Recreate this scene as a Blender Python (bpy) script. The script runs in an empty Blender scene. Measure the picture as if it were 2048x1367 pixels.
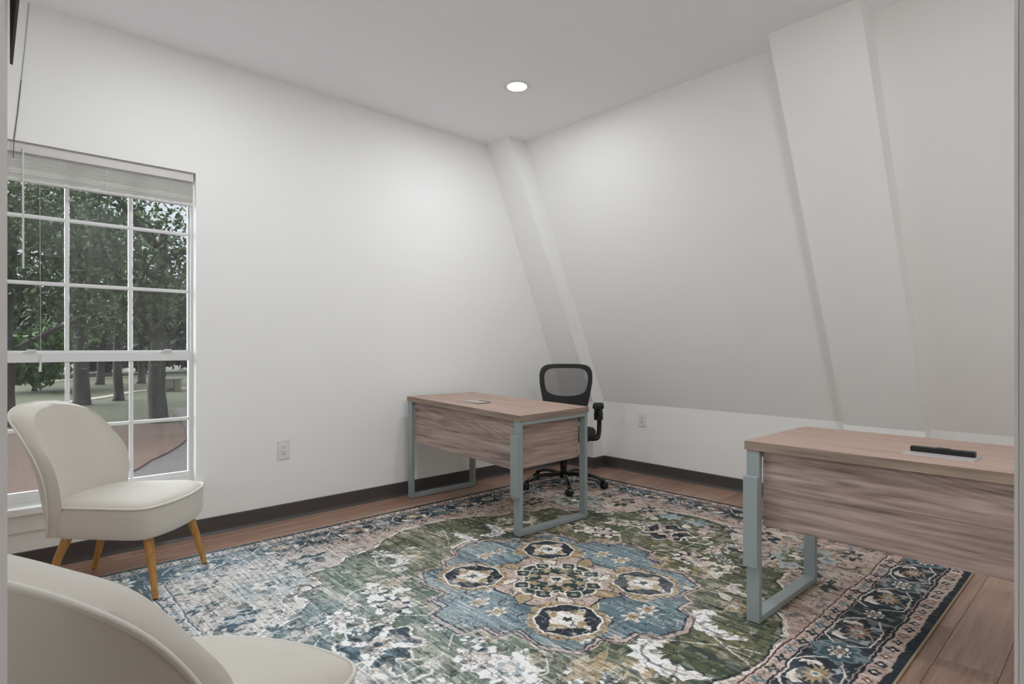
import bpy, bmesh, math, random
import numpy as np
from mathutils import Vector, Matrix

random.seed(7)
PI = math.pi
SC = bpy.context.scene
COL = SC.collection

# ------------------------------------------------------------------ camera
TH = 0.82313
CAM_H = 1.149
cam_d = bpy.data.cameras.new('camera')
cam = bpy.data.objects.new('camera', cam_d)
COL.objects.link(cam)
cam.location = (0, 0, CAM_H)
cam.rotation_euler = (PI / 2, 0, TH - PI / 2)
cam_d.sensor_width = 36
cam_d.lens = 1155.36 / 2048 * 36
cam_d.shift_y = 9.47 / 2048
cam_d.clip_start = 0.02
cam_d.clip_end = 600
SC.camera = cam

# ------------------------------------------------------------------ view / sky / sun
vs = SC.view_settings
SC.display_settings.display_device = 'sRGB'
vs.view_transform = 'Standard'
vs.look = 'None'
vs.gamma = 1.0
vs.exposure = 0.0
vs.use_curve_mapping = False
SC.cycles.use_denoising = True
SC.cycles.max_bounces = 16
SC.cycles.diffuse_bounces = 12
SC.cycles.transparent_max_bounces = 24

wd = bpy.data.worlds.new('overcast_sky')
SC.world = wd
wd.use_nodes = True
wn = wd.node_tree
bg = wn.nodes['Background']
bg.inputs[0].default_value = (0.86, 0.92, 1.0, 1)
bg.inputs[1].default_value = 1.0

sun_d = bpy.data.lights.new('sun', 'SUN')
sun = bpy.data.objects.new('sun', sun_d)
COL.objects.link(sun)
sun_d.energy = 14.0
sun_d.angle = math.radians(80)
sun_d.color = (0.93, 0.97, 1.0)
sun.rotation_euler = Vector((0.40, -0.80, -0.62)).to_track_quat('-Z', 'Y').to_euler()
sun.location = (-10, 30, 30)

LAMP_POWER = 19.5

# ------------------------------------------------------------------ materials
def srgb(c):
    r = []
    for v in c:
        v = v / 255.0
        r.append(v / 12.92 if v <= 0.04045 else ((v + 0.055) / 1.055) ** 2.4)
    return tuple(r) + (1.0,)


def mat(name, color, rough=0.6, metal=0.0, spec=0.5, bump=None, sheen=0.0, noise=None, emis=None):
    m = bpy.data.materials.new(name)
    m.use_nodes = True
    nt = m.node_tree
    b = nt.nodes['Principled BSDF']
    b.inputs['Base Color'].default_value = color
    b.inputs['Roughness'].default_value = rough
    b.inputs['Metallic'].default_value = metal
    b.inputs['Specular IOR Level'].default_value = spec
    if sheen:
        b.inputs['Sheen Weight'].default_value = sheen
        b.inputs['Sheen Roughness'].default_value = 0.4
    if emis:
        b.inputs['Emission Color'].default_value = (1, 0.98, 0.95, 1)
        b.inputs['Emission Strength'].default_value = emis
    if bump or noise:
        tc = nt.nodes.new('ShaderNodeTexCoord')
    if noise:      # (scale, amount)
        n = nt.nodes.new('ShaderNodeTexNoise')
        n.inputs['Scale'].default_value = noise[0]
        n.inputs['Detail'].default_value = 4
        nt.links.new(tc.outputs['Object'], n.inputs['Vector'])
        mx = nt.nodes.new('ShaderNodeMix')
        mx.data_type = 'RGBA'
        k = noise[1]
        mx.inputs[6].default_value = (color[0] * (1 - k), color[1] * (1 - k), color[2] * (1 - k), 1)
        mx.inputs[7].default_value = (min(1, color[0] * (1 + k)), min(1, color[1] * (1 + k)), min(1, color[2] * (1 + k)), 1)
        nt.links.new(n.outputs['Fac'], mx.inputs[0])
        nt.links.new(mx.outputs[2], b.inputs['Base Color'])
    if bump:       # (scale, strength, distance)
        n2 = nt.nodes.new('ShaderNodeTexNoise')
        n2.inputs['Scale'].default_value = bump[0]
        n2.inputs['Detail'].default_value = 3
        nt.links.new(tc.outputs['Object'], n2.inputs['Vector'])
        bp_ = nt.nodes.new('ShaderNodeBump')
        bp_.inputs['Strength'].default_value = bump[1]
        bp_.inputs['Distance'].default_value = bump[2]
        nt.links.new(n2.outputs['Fac'], bp_.inputs['Height'])
        nt.links.new(bp_.outputs['Normal'], b.inputs['Normal'])
    return m


def wood(name, dark, mid, light, axis='Y', scale=1.0, rough=0.45, per_object=0.0, contrast=1.0, ring=9.0):
    """long-grained wood: stretched noise plus distorted cathedral bands along one local axis"""
    m = bpy.data.materials.new(name)
    m.use_nodes = True
    nt = m.node_tree
    L = nt.links
    N = nt.nodes.new
    b = nt.nodes['Principled BSDF']
    b.inputs['Roughness'].default_value = rough
    b.inputs['Specular IOR Level'].default_value = 0.35
    tc = N('ShaderNodeTexCoord')
    oi = N('ShaderNodeObjectInfo')
    add = N('ShaderNodeVectorMath'); add.operation = 'ADD'
    L.new(tc.outputs['Object'], add.inputs[0])
    mul = N('ShaderNodeVectorMath'); mul.operation = 'SCALE'
    mul.inputs['Scale'].default_value = 13.7 if per_object else 0.0
    cmb = N('ShaderNodeCombineXYZ')
    for i in range(3):
        L.new(oi.outputs['Random'], cmb.inputs[i])
    L.new(cmb.outputs[0], mul.inputs[0])
    L.new(mul.outputs[0], add.inputs[1])
    mp = N('ShaderNodeMapping')
    s = [1.0, 1.0, 1.0]
    s['XYZ'.index(axis)] = 0.11
    mp.inputs['Scale'].default_value = [v * scale for v in s]
    L.new(add.outputs[0], mp.inputs['Vector'])
    big = N('ShaderNodeTexNoise')
    big.inputs['Scale'].default_value = 4.2
    big.inputs['Detail'].default_value = 2
    big.inputs['Distortion'].default_value = 0.4
    L.new(mp.outputs[0], big.inputs['Vector'])
    rg = N('ShaderNodeMath'); rg.operation = 'MULTIPLY'; rg.inputs[1].default_value = ring
    L.new(big.outputs['Fac'], rg.inputs[0])
    fr = N('ShaderNodeMath'); fr.operation = 'PINGPONG'; fr.inputs[1].default_value = 0.5
    L.new(rg.outputs[0], fr.inputs[0])
    fine = N('ShaderNodeTexNoise')
    fine.inputs['Scale'].default_value = 45
    fine.inputs['Detail'].default_value = 5
    fine.inputs['Roughness'].default_value = 0.65
    mp2 = N('ShaderNodeMapping')
    s2 = [1.0, 1.0, 1.0]
    s2['XYZ'.index(axis)] = 0.05
    mp2.inputs['Scale'].default_value = [v * scale for v in s2]
    L.new(add.outputs[0], mp2.inputs['Vector'])
    L.new(mp2.outputs[0], fine.inputs['Vector'])
    w1 = N('ShaderNodeMath'); w1.operation = 'MULTIPLY'; w1.inputs[1].default_value = 0.50 * contrast
    L.new(fr.outputs[0], w1.inputs[0])
    w2 = N('ShaderNodeMath'); w2.operation = 'MULTIPLY_ADD'; w2.inputs[1].default_value = 1.0
    L.new(fine.outputs['Fac'], w2.inputs[0])
    sh_ = N('ShaderNodeMath'); sh_.operation = 'ADD'; sh_.inputs[1].default_value = .12 - .125 * contrast
    L.new(w1.outputs[0], sh_.inputs[0])
    L.new(sh_.outputs[0], w2.inputs[2])
    thin = N('ShaderNodeTexNoise')
    thin.inputs['Scale'].default_value = 150
    thin.inputs['Detail'].default_value = 3
    mp3 = N('ShaderNodeMapping')
    s3 = [1.0, 1.0, 1.0]
    s3['XYZ'.index(axis)] = 0.02
    mp3.inputs['Scale'].default_value = s3
    L.new(add.outputs[0], mp3.inputs['Vector'])
    L.new(mp3.outputs[0], thin.inputs['Vector'])
    w4 = N('ShaderNodeMath'); w4.operation = 'MULTIPLY_ADD'; w4.inputs[1].default_value = .55 * contrast
    L.new(thin.outputs['Fac'], w4.inputs[0]); L.new(w2.outputs[0], w4.inputs[2])
    w5 = N('ShaderNodeMath'); w5.operation = 'SUBTRACT'; w5.inputs[1].default_value = .275 * contrast
    L.new(w4.outputs[0], w5.inputs[0])
    w2 = w5
    last = w2
    if per_object:
        w3 = N('ShaderNodeMath'); w3.operation = 'MULTIPLY_ADD'; w3.inputs[1].default_value = per_object
        L.new(oi.outputs['Random'], w3.inputs[0])
        L.new(w2.outputs[0], w3.inputs[2])
        last = w3
    cr = N('ShaderNodeValToRGB')
    e = cr.color_ramp.elements
    e[0].position = 0.34; e[0].color = srgb(dark)
    e[1].position = 0.92; e[1].color = srgb(light)
    x = e.new(0.6); x.color = srgb(mid)
    L.new(last.outputs[0], cr.inputs['Fac'])
    L.new(cr.outputs['Color'], b.inputs['Base Color'])
    bp_ = N('ShaderNodeBump')
    bp_.inputs['Strength'].default_value = 0.12
    bp_.inputs['Distance'].default_value = 0.002
    L.new(fine.outputs['Fac'], bp_.inputs['Height'])
    L.new(bp_.outputs['Normal'], b.inputs['Normal'])
    return m


M = {}
M['wall'] = mat('wall_paint', srgb((244, 244, 242)), 0.75, bump=(160, 0.10, 0.002), noise=(1.2, 0.012))
M['ceiling'] = mat('ceiling_paint', srgb((246, 247, 250)), 0.9, bump=(110, 0.08, 0.002))
M['trim_white'] = mat('white_trim_paint', srgb((232, 232, 230)), 0.4, noise=(3, 0.01))
M['jamb'] = mat('door_jamb_paint', srgb((226, 224, 221)), 0.5, noise=(3, 0.01))
M['base'] = mat('charcoal_rubber_base', srgb((78, 75, 74)), 0.36, bump=(60, 0.04, 0.001))
M['gap'] = mat('dark_underlayment', srgb((48, 36, 30)), 0.9, noise=(20, 0.1))
M['plank'] = wood('plank_wood', (104, 78, 64), (148, 116, 98), (178, 146, 127), 'X', 1.0, 0.34, per_object=0.26, contrast=0.25, ring=8)
M['plank'].node_tree.nodes['Principled BSDF'].inputs['Specular IOR Level'].default_value = 0.6
M['top_wood'] = wood('desktop_laminate', (146, 120, 106), (174, 148, 133), (194, 169, 153), 'Y', 0.9, 0.5, contrast=0.25, ring=9)
M['panel_wood'] = wood('panel_laminate', (104, 86, 82), (164, 144, 137), (202, 184, 176), 'Y', 1.0, 0.5, contrast=0.5, ring=26)
M['panel_wood_x'] = wood('end_panel_laminate', (124, 102, 92), (168, 145, 133), (200, 178, 165), 'X', 1.0, 0.5, contrast=0.45, ring=22)
M['edge_wood'] = wood('edge_band_laminate', (112, 96, 84), (148, 130, 116), (176, 158, 142), 'Y', 1.0, 0.5, contrast=0.3, ring=12)
M['edge_wood_x'] = wood('end_edge_band_laminate', (112, 96, 84), (148, 130, 116), (176, 158, 142), 'X', 1.0, 0.5, contrast=0.3, ring=12)
M['frame'] = mat('grey_powder_coat', srgb((152, 162, 163)), 0.42, bump=(400, 0.04, 0.0005), noise=(8, 0.02))
M['grommet'] = mat('grommet_plastic', srgb((176, 172, 170)), 0.45, noise=(30, 0.03))
M['black'] = mat('black_plastic', srgb((26, 26, 27)), 0.4, noise=(30, 0.1))
M['black_gloss'] = mat('black_gloss_plastic', srgb((20, 20, 22)), 0.22, noise=(30, 0.1))
M['black_fabric'] = mat('black_fabric', srgb((30, 29, 30)), 0.95, bump=(500, 0.2, 0.001), noise=(80, 0.15))
M['velvet'] = mat('grey_beige_velvet', srgb((206, 201, 191)), 0.85, spec=0.2, bump=(700, 0.10, 0.0006), noise=(6, 0.035), sheen=0.35)
M['piping'] = mat('velvet_piping', srgb((220, 216, 207)), 0.85, spec=0.2, noise=(9, 0.03), sheen=0.3)
M['leg_wood'] = wood('golden_leg_wood', (150, 104, 50), (186, 136, 74), (206, 160, 98), 'Z', 2.0, 0.38, contrast=0.4, ring=4)
M['foot'] = mat('black_rubber_foot', srgb((30, 28, 28)), 0.7, noise=(40, 0.1))
M['outlet'] = mat('white_outlet_plastic', srgb((232, 231, 228)), 0.35, noise=(20, 0.01))
M['slot'] = mat('dark_slot', srgb((60, 58, 56)), 0.8, noise=(40, 0.1))
M['vinyl'] = mat('white_window_vinyl', srgb((228, 228, 228)), 0.35, noise=(6, 0.015))
M['blind'] = mat('blind_vinyl', srgb((214, 212, 208)), 0.45, noise=(6, 0.03))
M['cable'] = mat('grey_cable', srgb((92, 90, 88)), 0.6, noise=(40, 0.1))
M['cable_light'] = mat('pale_cable', srgb((150, 149, 146)), 0.6, noise=(40, 0.05))
M['lens'] = mat('lamp_lens', (1, 1, 1, 1), 0.5, emis=14.0)
M['metal'] = mat('dark_metal', srgb((70, 70, 72)), 0.35, 0.8, noise=(30, 0.05))
M['binding'] = mat('cream_binding', srgb((170, 156, 128)), 0.95, bump=(900, 0.3, 0.001), noise=(200, 0.15))


def glass_mat():
    m = bpy.data.materials.new('window_glass')
    m.use_nodes = True
    nt = m.node_tree
    nt.nodes.remove(nt.nodes['Principled BSDF'])
    L, N = nt.links, nt.nodes.new
    out = nt.nodes['Material Output']
    tr = N('ShaderNodeBsdfTransparent'); tr.inputs[0].default_value = (0.93, 0.95, 0.95, 1)
    gl = N('ShaderNodeBsdfGlossy'); gl.inputs['Roughness'].default_value = 0.02
    di = N('ShaderNodeBsdfDiffuse'); di.inputs[0].default_value = (0.75, 0.76, 0.78, 1)
    tc = N('ShaderNodeTexCoord')
    mp = N('ShaderNodeMapping'); mp.inputs['Scale'].default_value = (9, 1, 1.6)
    n = N('ShaderNodeTexNoise'); n.inputs['Scale'].default_value = 3; n.inputs['Detail'].default_value = 5
    L.new(tc.outputs['Object'], mp.inputs[0]); L.new(mp.outputs[0], n.inputs['Vector'])
    r = N('ShaderNodeMapRange'); r.inputs[1].default_value = 0.35; r.inputs[2].default_value = 0.8
    r.inputs[3].default_value = 0.012; r.inputs[4].default_value = 0.05
    L.new(n.outputs['Fac'], r.inputs[0])
    m1 = N('ShaderNodeMixShader')
    L.new(r.outputs[0], m1.inputs[0]); L.new(tr.outputs[0], m1.inputs[1]); L.new(di.outputs[0], m1.inputs[2])
    fr = N('ShaderNodeFresnel'); fr.inputs[0].default_value = 1.35
    m2 = N('ShaderNodeMixShader')
    L.new(fr.outputs[0], m2.inputs[0]); L.new(m1.outputs[0], m2.inputs[1]); L.new(gl.outputs[0], m2.inputs[2])
    L.new(m2.outputs[0], out.inputs[0])
    return m


def mesh_fabric():
    m = bpy.data.materials.new('chair_mesh_fabric')
    m.use_nodes = True
    nt = m.node_tree
    L, N = nt.links, nt.nodes.new
    b = nt.nodes['Principled BSDF']
    b.inputs['Base Color'].default_value = srgb((40, 37, 36))
    b.inputs['Roughness'].default_value = 0.8
    tc = N('ShaderNodeTexCoord')
    w = N('ShaderNodeTexWave'); w.bands_direction = 'Z'; w.inputs['Scale'].default_value = 34
    w.inputs['Distortion'].default_value = 0.6; w.inputs['Detail'].default_value = 1
    L.new(tc.outputs['Object'], w.inputs['Vector'])
    r = N('ShaderNodeMapRange'); r.inputs[3].default_value = 0.40; r.inputs[4].default_value = 0.62
    L.new(w.outputs['Fac'], r.inputs[0])
    L.new(r.outputs[0], b.inputs['Alpha'])
    return m


M['glass'] = glass_mat()
M['mesh'] = mesh_fabric()


def leaf_mat(name, a, b_):
    m = bpy.data.materials.new(name)
    m.use_nodes = True
    nt = m.node_tree
    L, N = nt.links, nt.nodes.new
    b = nt.nodes['Principled BSDF']
    b.inputs['Roughness'].default_value = 0.7
    b.inputs['Specular IOR Level'].default_value = 0.2
    tc = N('ShaderNodeTexCoord')
    n = N('ShaderNodeTexNoise'); n.inputs['Scale'].default_value = 1.3; n.inputs['Detail'].default_value = 6
    L.new(tc.outputs['Object'], n.inputs['Vector'])
    cr = N('ShaderNodeValToRGB')
    cr.color_ramp.elements[0].position = 0.35; cr.color_ramp.elements[0].color = srgb(a)
    cr.color_ramp.elements[1].position = 0.65; cr.color_ramp.elements[1].color = srgb(b_)
    L.new(n.outputs['Fac'], cr.inputs[0]); L.new(cr.outputs[0], b.inputs['Base Color'])
    return m


M['leaf_dark'] = leaf_mat('oak_leaf', (50, 64, 38), (92, 108, 64))
M['leaf_light'] = leaf_mat('bright_leaf', (60, 88, 42), (98, 124, 64))
M['leaf_far'] = leaf_mat('woodland_leaf', (38, 45, 37), (60, 67, 51))
M['bark'] = mat('bark', srgb((72, 66, 62)), 0.95, bump=(6, 0.8, 0.1), noise=(3, 0.3))
M['grass'] = mat('lawn_grass', srgb((58, 60, 28)), 0.95, noise=(0.35, 0.28), bump=(8, 0.5, 0.05))
M['straw'] = mat('pine_straw', srgb((82, 56, 42)), 0.95, noise=(1.6, 0.35), bump=(9, 0.6, 0.05))
M['drive'] = mat('drive_asphalt', srgb((76, 67, 66)), 0.9, noise=(1.5, 0.08))
M['curb'] = mat('red_curb', srgb((74, 40, 38)), 0.85, noise=(2, 0.12))
M['path'] = mat('pale_path', srgb((140, 131, 115)), 0.9, noise=(0.6, 0.1))
M['shed'] = mat('shed_panel', srgb((150, 143, 127)), 0.8, noise=(1, 0.06))
M['shed_roof'] = mat('shed_roof', srgb((90, 88, 84)), 0.8, noise=(1, 0.1))

# ------------------------------------------------------------------ mesh helpers
def link(name, me, m, parent=None, loc=None, rotz=None, smooth=False):
    o = bpy.data.objects.new(name, me)
    COL.objects.link(o)
    if m is not None and not me.materials:
        me.materials.append(m)
    if parent is not None:
        o.parent = parent
    if loc is not None:
        o.location = loc
    if rotz is not None:
        o.rotation_euler = (0, 0, rotz)
    if smooth:
        for p in me.polygons:
            p.use_smooth = True
    return o


def obj(name, bm, m, parent=None, loc=None, rotz=None, smooth=False, sharp=None):
    me = bpy.data.meshes.new(name)
    bmesh.ops.recalc_face_normals(bm, faces=bm.faces[:])
    bm.to_mesh(me)
    bm.free()
    if smooth and sharp:
        o = link(name, me, m, parent, loc, rotz, True)
        me.set_sharp_from_angle(angle=math.radians(sharp))
        return o
    return link(name, me, m, parent, loc, rotz, smooth)


def thing(name, label, cat, loc=(0, 0, 0), rotz=0.0, group=None):
    o = bpy.data.objects.new(name, None)
    COL.objects.link(o)
    o.location = loc
    o.rotation_euler = (0, 0, rotz)
    o['label'] = label
    o['category'] = cat
    if group:
        o['group'] = group
    return o


def tag(o, label, cat, group=None):
    o['label'] = label
    o['category'] = cat
    if group:
        o['group'] = group
    return o


def struct(o):
    o['kind'] = 'structure'
    return o


def box(bm, x0, x1, y0, y1, z0, z1, bev=0.0, seg=1):
    v = [bm.verts.new((x, y, z)) for x in (x0, x1) for y in (y0, y1) for z in (z0, z1)]
    F = [(0, 1, 3, 2), (4, 6, 7, 5), (0, 4, 5, 1), (2, 3, 7, 6), (0, 2, 6, 4), (1, 5, 7, 3)]
    fs = [bm.faces.new([v[i] for i in f]) for f in F]
    if bev > 0:
        es = list({e for f in fs for e in f.edges})
        bmesh.ops.bevel(bm, geom=es, offset=bev, segments=seg, affect='EDGES', profile=0.5)
    return v


def prism(bm, poly, d0, d1, axis='Y'):
    """extrude a 2-D polygon; axis Y: poly is (x,z); axis X: poly is (y,z); axis Z: poly is (x,y)"""
    def P(p, d):
        return {'Y': (p[0], d, p[1]), 'X': (d, p[0], p[1]), 'Z': (p[0], p[1], d)}[axis]
    a = [bm.verts.new(P(p, d0)) for p in poly]
    b = [bm.verts.new(P(p, d1)) for p in poly]
    n = len(poly)
    bm.faces.new(a)
    bm.faces.new(b[::-1])
    for i in range(n):
        j = (i + 1) % n
        bm.faces.new((a[i], b[i], b[j], a[j]))
    return a + b


def tube(bm, pts, rad, n=8, closed=False, cap=True, flat=1.0):
    """round tube along points, rad a number or list"""
    pts = [Vector(p) for p in pts]
    N = len(pts)
    rads = rad if isinstance(rad, (list, tuple)) else [rad] * N
    rings = []
    up = Vector((0, 0, 1))
    prev = None
    for i, p in enumerate(pts):
        if closed:
            t = pts[(i + 1) % N] - pts[i - 1]
        else:
            t = pts[min(i + 1, N - 1)] - pts[max(i - 1, 0)]
        t.normalize()
        if prev is None:
            a = up if abs(t.dot(up)) < 0.95 else Vector((1, 0, 0))
            u = t.cross(a).normalized()
        else:
            u = (prev - t * prev.dot(t)).normalized()
        prev = u
        w = t.cross(u)
        rings.append([bm.verts.new(p + (u * math.cos(2 * PI * k / n) + w * math.sin(2 * PI * k / n) * flat) * rads[i]) for k in range(n)])
    for i in range(N if closed else N - 1):
        A, B = rings[i], rings[(i + 1) % N]
        for k in range(n):
            bm.faces.new((A[k], A[(k + 1) % n], B[(k + 1) % n], B[k]))
    if cap and not closed:
        bm.faces.new(rings[0][::-1])
        bm.faces.new(rings[-1])


def loft(bm, rings, cap0=True, cap1=True):
    R = [[bm.verts.new(p) for p in r] for r in rings]
    n = len(R[0])
    for i in range(len(R) - 1):
        for k in range(n):
            bm.faces.new((R[i][k], R[i][(k + 1) % n], R[i + 1][(k + 1) % n], R[i + 1][k]))
    if cap0:
        bm.faces.new(R[0][::-1])
    if cap1:
        bm.faces.new(R[-1])
    return R


def disc_lathe(bm, prof, n=24, c=(0, 0, 0)):
    """revolve (r,z) profile about z"""
    rings = [[(c[0] + max(r, 1e-4) * math.cos(2 * PI * k / n), c[1] + max(r, 1e-4) * math.sin(2 * PI * k / n), c[2] + z) for k in range(n)] for r, z in prof]
    loft(bm, rings)


def catmull(P, n=10):
    P = np.array(P, float)
    P = np.vstack([2 * P[0] - P[1], P, 2 * P[-1] - P[-2]])
    o = []
    for i in range(1, len(P) - 2):
        for t in np.linspace(0, 1, n, endpoint=False):
            a, b, c_, d = P[i - 1:i + 3]
            o.append(.5 * ((2 * b) + (c_ - a) * t + (2 * a - 5 * b + 4 * c_ - d) * t * t + (3 * b - a - 3 * c_ + d) * t ** 3))
    o.append(P[-2])
    return np.array(o)


def copy_tree(o, parent=None):
    c = o.copy()
    COL.objects.link(c)
    if parent is not None:
        c.parent = parent
    for ch in list(o.children):
        copy_tree(ch, c)
    return c


# ------------------------------------------------------------------ the room
YW, XW, ZC = 3.8506, 4.4307, 2.9079       # window wall, knee wall, ceiling
XS, ZK = 3.4574, 0.6252                   # top of the slope, top of the knee wall
X0, Y0 = -0.60, -0.80
WX0, WX1, WZ0, WZ1 = 0.045, 0.971, 0.330, 2.195

# floor slab and planks
bm = bmesh.new(); box(bm, X0 - .1, XW + .12, Y0 - .1, YW + .15, -0.14, -0.0045)
floor = struct(obj('floor', bm, M['gap']))
PW, PL = 0.18, 1.22
row = 0
y = 0.50 - PW * 8
while y < YW:
    ya, yb = max(y, Y0), min(y + PW, YW)
    x = X0 - ((row * 0.437 + 0.31 * (row % 3)) % 1.0) * PL
    while x < XW:
        xa, xb = max(x, X0), min(x + PL, XW)
        if xb - xa > 0.03 and yb - ya > 0.02:
            bm = bmesh.new()
            cx, cy = (xa + xb) / 2, (ya + yb) / 2
            hx, hy = (xb - xa) / 2 - .0006, (yb - ya) / 2 - .0006
            loft(bm, [[(sx * (hx - k), sy * (hy - k), z) for sx, sy in ((-1, -1), (1, -1), (1, 1), (-1, 1))]
                      for k, z in ((0, -.0045), (0, -.0012), (.0012, 0.0))])
            obj('plank', bm, M['plank'], floor, (cx, cy, 0))
        x += PL
    y += PW
    row += 1

# ceiling
bm = bmesh.new(); box(bm, X0 - .1, XW + .12, Y0 - .1, YW + .15, ZC, ZC + .12)
struct(obj('ceiling', bm, M['ceiling']))

# window wall with its opening
bm = bmesh.new()
T = 0.15
box(bm, X0 - .1, WX0, YW, YW + T, 0, ZC)
box(bm, WX1, XW + .12, YW, YW + T, 0, ZC)
box(bm, WX0, WX1, YW, YW + T, 0, WZ0)
box(bm, WX0, WX1, YW, YW + T, WZ1, ZC)
struct(obj('wall_left', bm, M['wall']))

# knee wall and slope
bm = bmesh.new(); box(bm, XW, XW + .12, Y0 - .1, YW, 0, ZK)
struct(obj('wall_right', bm, M['wall']))
bm = bmesh.new()
prism(bm, [(XW, ZK), (XS, ZC), (XS + .14, ZC), (XW + .12, ZK)], Y0 - .1, YW)
struct(obj('wall_slope', bm, M['wall']))
bm = bmesh.new(); box(bm, X0 - .1, XW + .12, Y0 - .12, Y0, 0, ZC)
struct(obj('wall_back', bm, M['wall']))
bm = bmesh.new(); box(bm, X0 - .12, X0, Y0, YW, 0, ZC)
struct(obj('wall_front', bm, M['wall']))


def pilaster(name, ya_b, yb_b, ya_t, yb_t):
    """sloped boxed-out rib: follows the slope 17 cm proud of it, then drops straight to the floor"""
    prof = [(4.262, 0), (4.262, .628), (3.268, ZC), (3.56, ZC), (XW + .05, .628), (XW + .05, 0)]
    bm = bmesh.new()
    A, B = [], []
    for (px, pz) in prof:
        t = max(0, (pz - .6) / (ZC - .6))
        A.append(bm.verts.new((px, ya_b + (ya_t - ya_b) * t, pz)))
        B.append(bm.verts.new((px, yb_b + (yb_t - yb_b) * t, pz)))
    bm.faces.new(A); bm.faces.new(B[::-1])
    for i in range(len(prof)):
        j = (i + 1) % len(prof)
        bm.faces.new((A[i], B[i], B[j], A[j]))
    return struct(obj(name, bm, M['wall']))


pilaster('trim_1', 3.47, YW + .02, 3.565, YW + .02)
pilaster('trim_2', 0.872, 1.325, 0.945, 1.405)


def baseboard(name, p0, p1, nx, ny):
    """rubber cove base from p0 to p1, (nx,ny) points into the room"""
    prof = [(0, 0), (.016, 0), (.013, .006), (.0075, .016), (.006, .03), (.006, .100), (.004, .105), (0, .105)]
    bm = bmesh.new()
    A = [bm.verts.new((p0[0] + nx * a, p0[1] + ny * a, z)) for a, z in prof]
    B = [bm.verts.new((p1[0] + nx * a, p1[1] + ny * a, z)) for a, z in prof]
    bm.faces.new(A); bm.faces.new(B[::-1])
    for i in range(len(prof)):
        j = (i + 1) % len(prof)
        bm.faces.new((A[i], B[i], B[j], A[j]))
    return struct(obj(name, bm, M['base']))


baseboard('baseboard_left', (X0, YW), (4.262, YW), 0, -1)
baseboard('baseboard_right', (XW, 1.325), (XW, 3.47), -1, 0)
baseboard('baseboard_corner', (4.262, 3.47), (XW, 3.47), 0, -1)
baseboard('baseboard_corner_side', (4.262, 3.456), (4.262, YW), -1, 0)
baseboard('baseboard_rib', (4.262, .858), (4.262, 1.339), -1, 0)
baseboard('baseboard_near', (XW, Y0), (XW, .872), -1, 0)

# the diagonal doorway the photograph was taken through
Fv = Vector((math.cos(TH), math.sin(TH), 0)); Rv = Vector((math.sin(TH), -math.cos(TH), 0))


def diag_box(name, lat0, lat1, d0, d1, z0, z1, m, bev=0.0):
    bm = bmesh.new()
    box(bm, lat0, lat1, d0, d1, z0, z1, bev)
    for v in bm.verts:
        p = Rv * v.co.x + Fv * v.co.y
        v.co = (p.x, p.y, v.co.z)
    return struct(obj(name, bm, m))


diag_box('wall_door_left', -1.29, -.4665, .40, .51, 0, ZC, M['wall'])
diag_box('wall_door_right', .4690, 1.72, .40, .51, 0, ZC, M['wall'])
diag_box('trim_3', -.4665, -.4455, .392, .512, 0, 2.10, M['jamb'], .002)
diag_box('trim_4', .4480, .4690, .392, .512, 0, 2.10, M['jamb'], .002)
diag_box('trim_5', .4490, .4520, .5125, .5165, 0, 2.10, M['trim_white'])
diag_box('wall_door_head', -.4665, .4690, .40, .51, 2.10, ZC, M['wall'])
# tapering dark gap of the weather strip at the top of the left jamb
bm = bmesh.new()
prism(bm, [(-.4455, 1.400), (-.4455, 1.50), (-.4365, 1.50), (-.4390, 1.462)], .5125, .5155, 'Y')
for v in bm.verts:
    p = Rv * v.co.x + Fv * v.co.y
    v.co = (p.x, p.y, v.co.z)
struct(obj('trim_6', bm, M['black']))

# ------------------------------------------------------------------ window
win = bpy.data.objects.new('window_1', None); COL.objects.link(win); struct(win)
win.location = (0, 0, 0)
yo, yi = YW + .125, YW + .075           # frame depth range
bm = bmesh.new()
box(bm, WX0, WX0 + .016, yi, yo + .02, WZ0, WZ1)
box(bm, WX1 - .012, WX1, yi, yo + .02, WZ0, WZ1)
box(bm, WX0 + .016, WX1 - .012, yi, yo + .02, WZ1 - .02, WZ1)
box(bm, WX0 + .016, WX1 - .012, yi, yo + .02, WZ0, WZ0 + .03)
obj('window_frame', bm, M['vinyl'], win)


def sash(name, ya, yb, z0, z1, rows, cols, zbot, ztop):
    s = bpy.data.objects.new(name, None); COL.objects.link(s); s.parent = win
    bm = bmesh.new()
    xa, xb = WX0 + .016, WX1 - .012
    box(bm, xa, cols[0], ya, yb, z0, z1, .002)
    box(bm, cols[-1], xb, ya, yb, z0, z1, .002)
    box(bm, cols[0], cols[-1], ya, yb, z0, zbot, .002)
    box(bm, cols[0], cols[-1], ya, yb, ztop, z1, .002)
    obj('sash_frame', bm, M['vinyl'], s)
    ym = (ya + yb) / 2
    for x in cols[1:-1]:
        bm = bmesh.new(); box(bm, x - .010, x + .010, ym - .009, ym + .009, zbot, ztop, .004)
        obj('muntin', bm, M['vinyl'], s)
    for z in rows[1:-1]:
        bm = bmesh.new(); box(bm, cols[0], cols[-1], ym - .0088, ym + .0088, z - .010, z + .010, .004)
        obj('muntin', bm, M['vinyl'], s)
    for i in range(len(cols) - 1):
        for j in range(len(rows) - 1):
            a0 = cols[i] + (.011 if i else 0); a1 = cols[i + 1] - (.011 if i < len(cols) - 2 else 0)
            b0 = rows[j] + (.011 if j else 0); b1 = rows[j + 1] - (.011 if j < len(rows) - 2 else 0)
            bm = bmesh.new()
            box(bm, a0 + .0004, a1 - .0004, ym - .002, ym + .002, b0 + .0004, b1 - .0004)
            obj('pane', bm, M['glass'], s)


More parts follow.
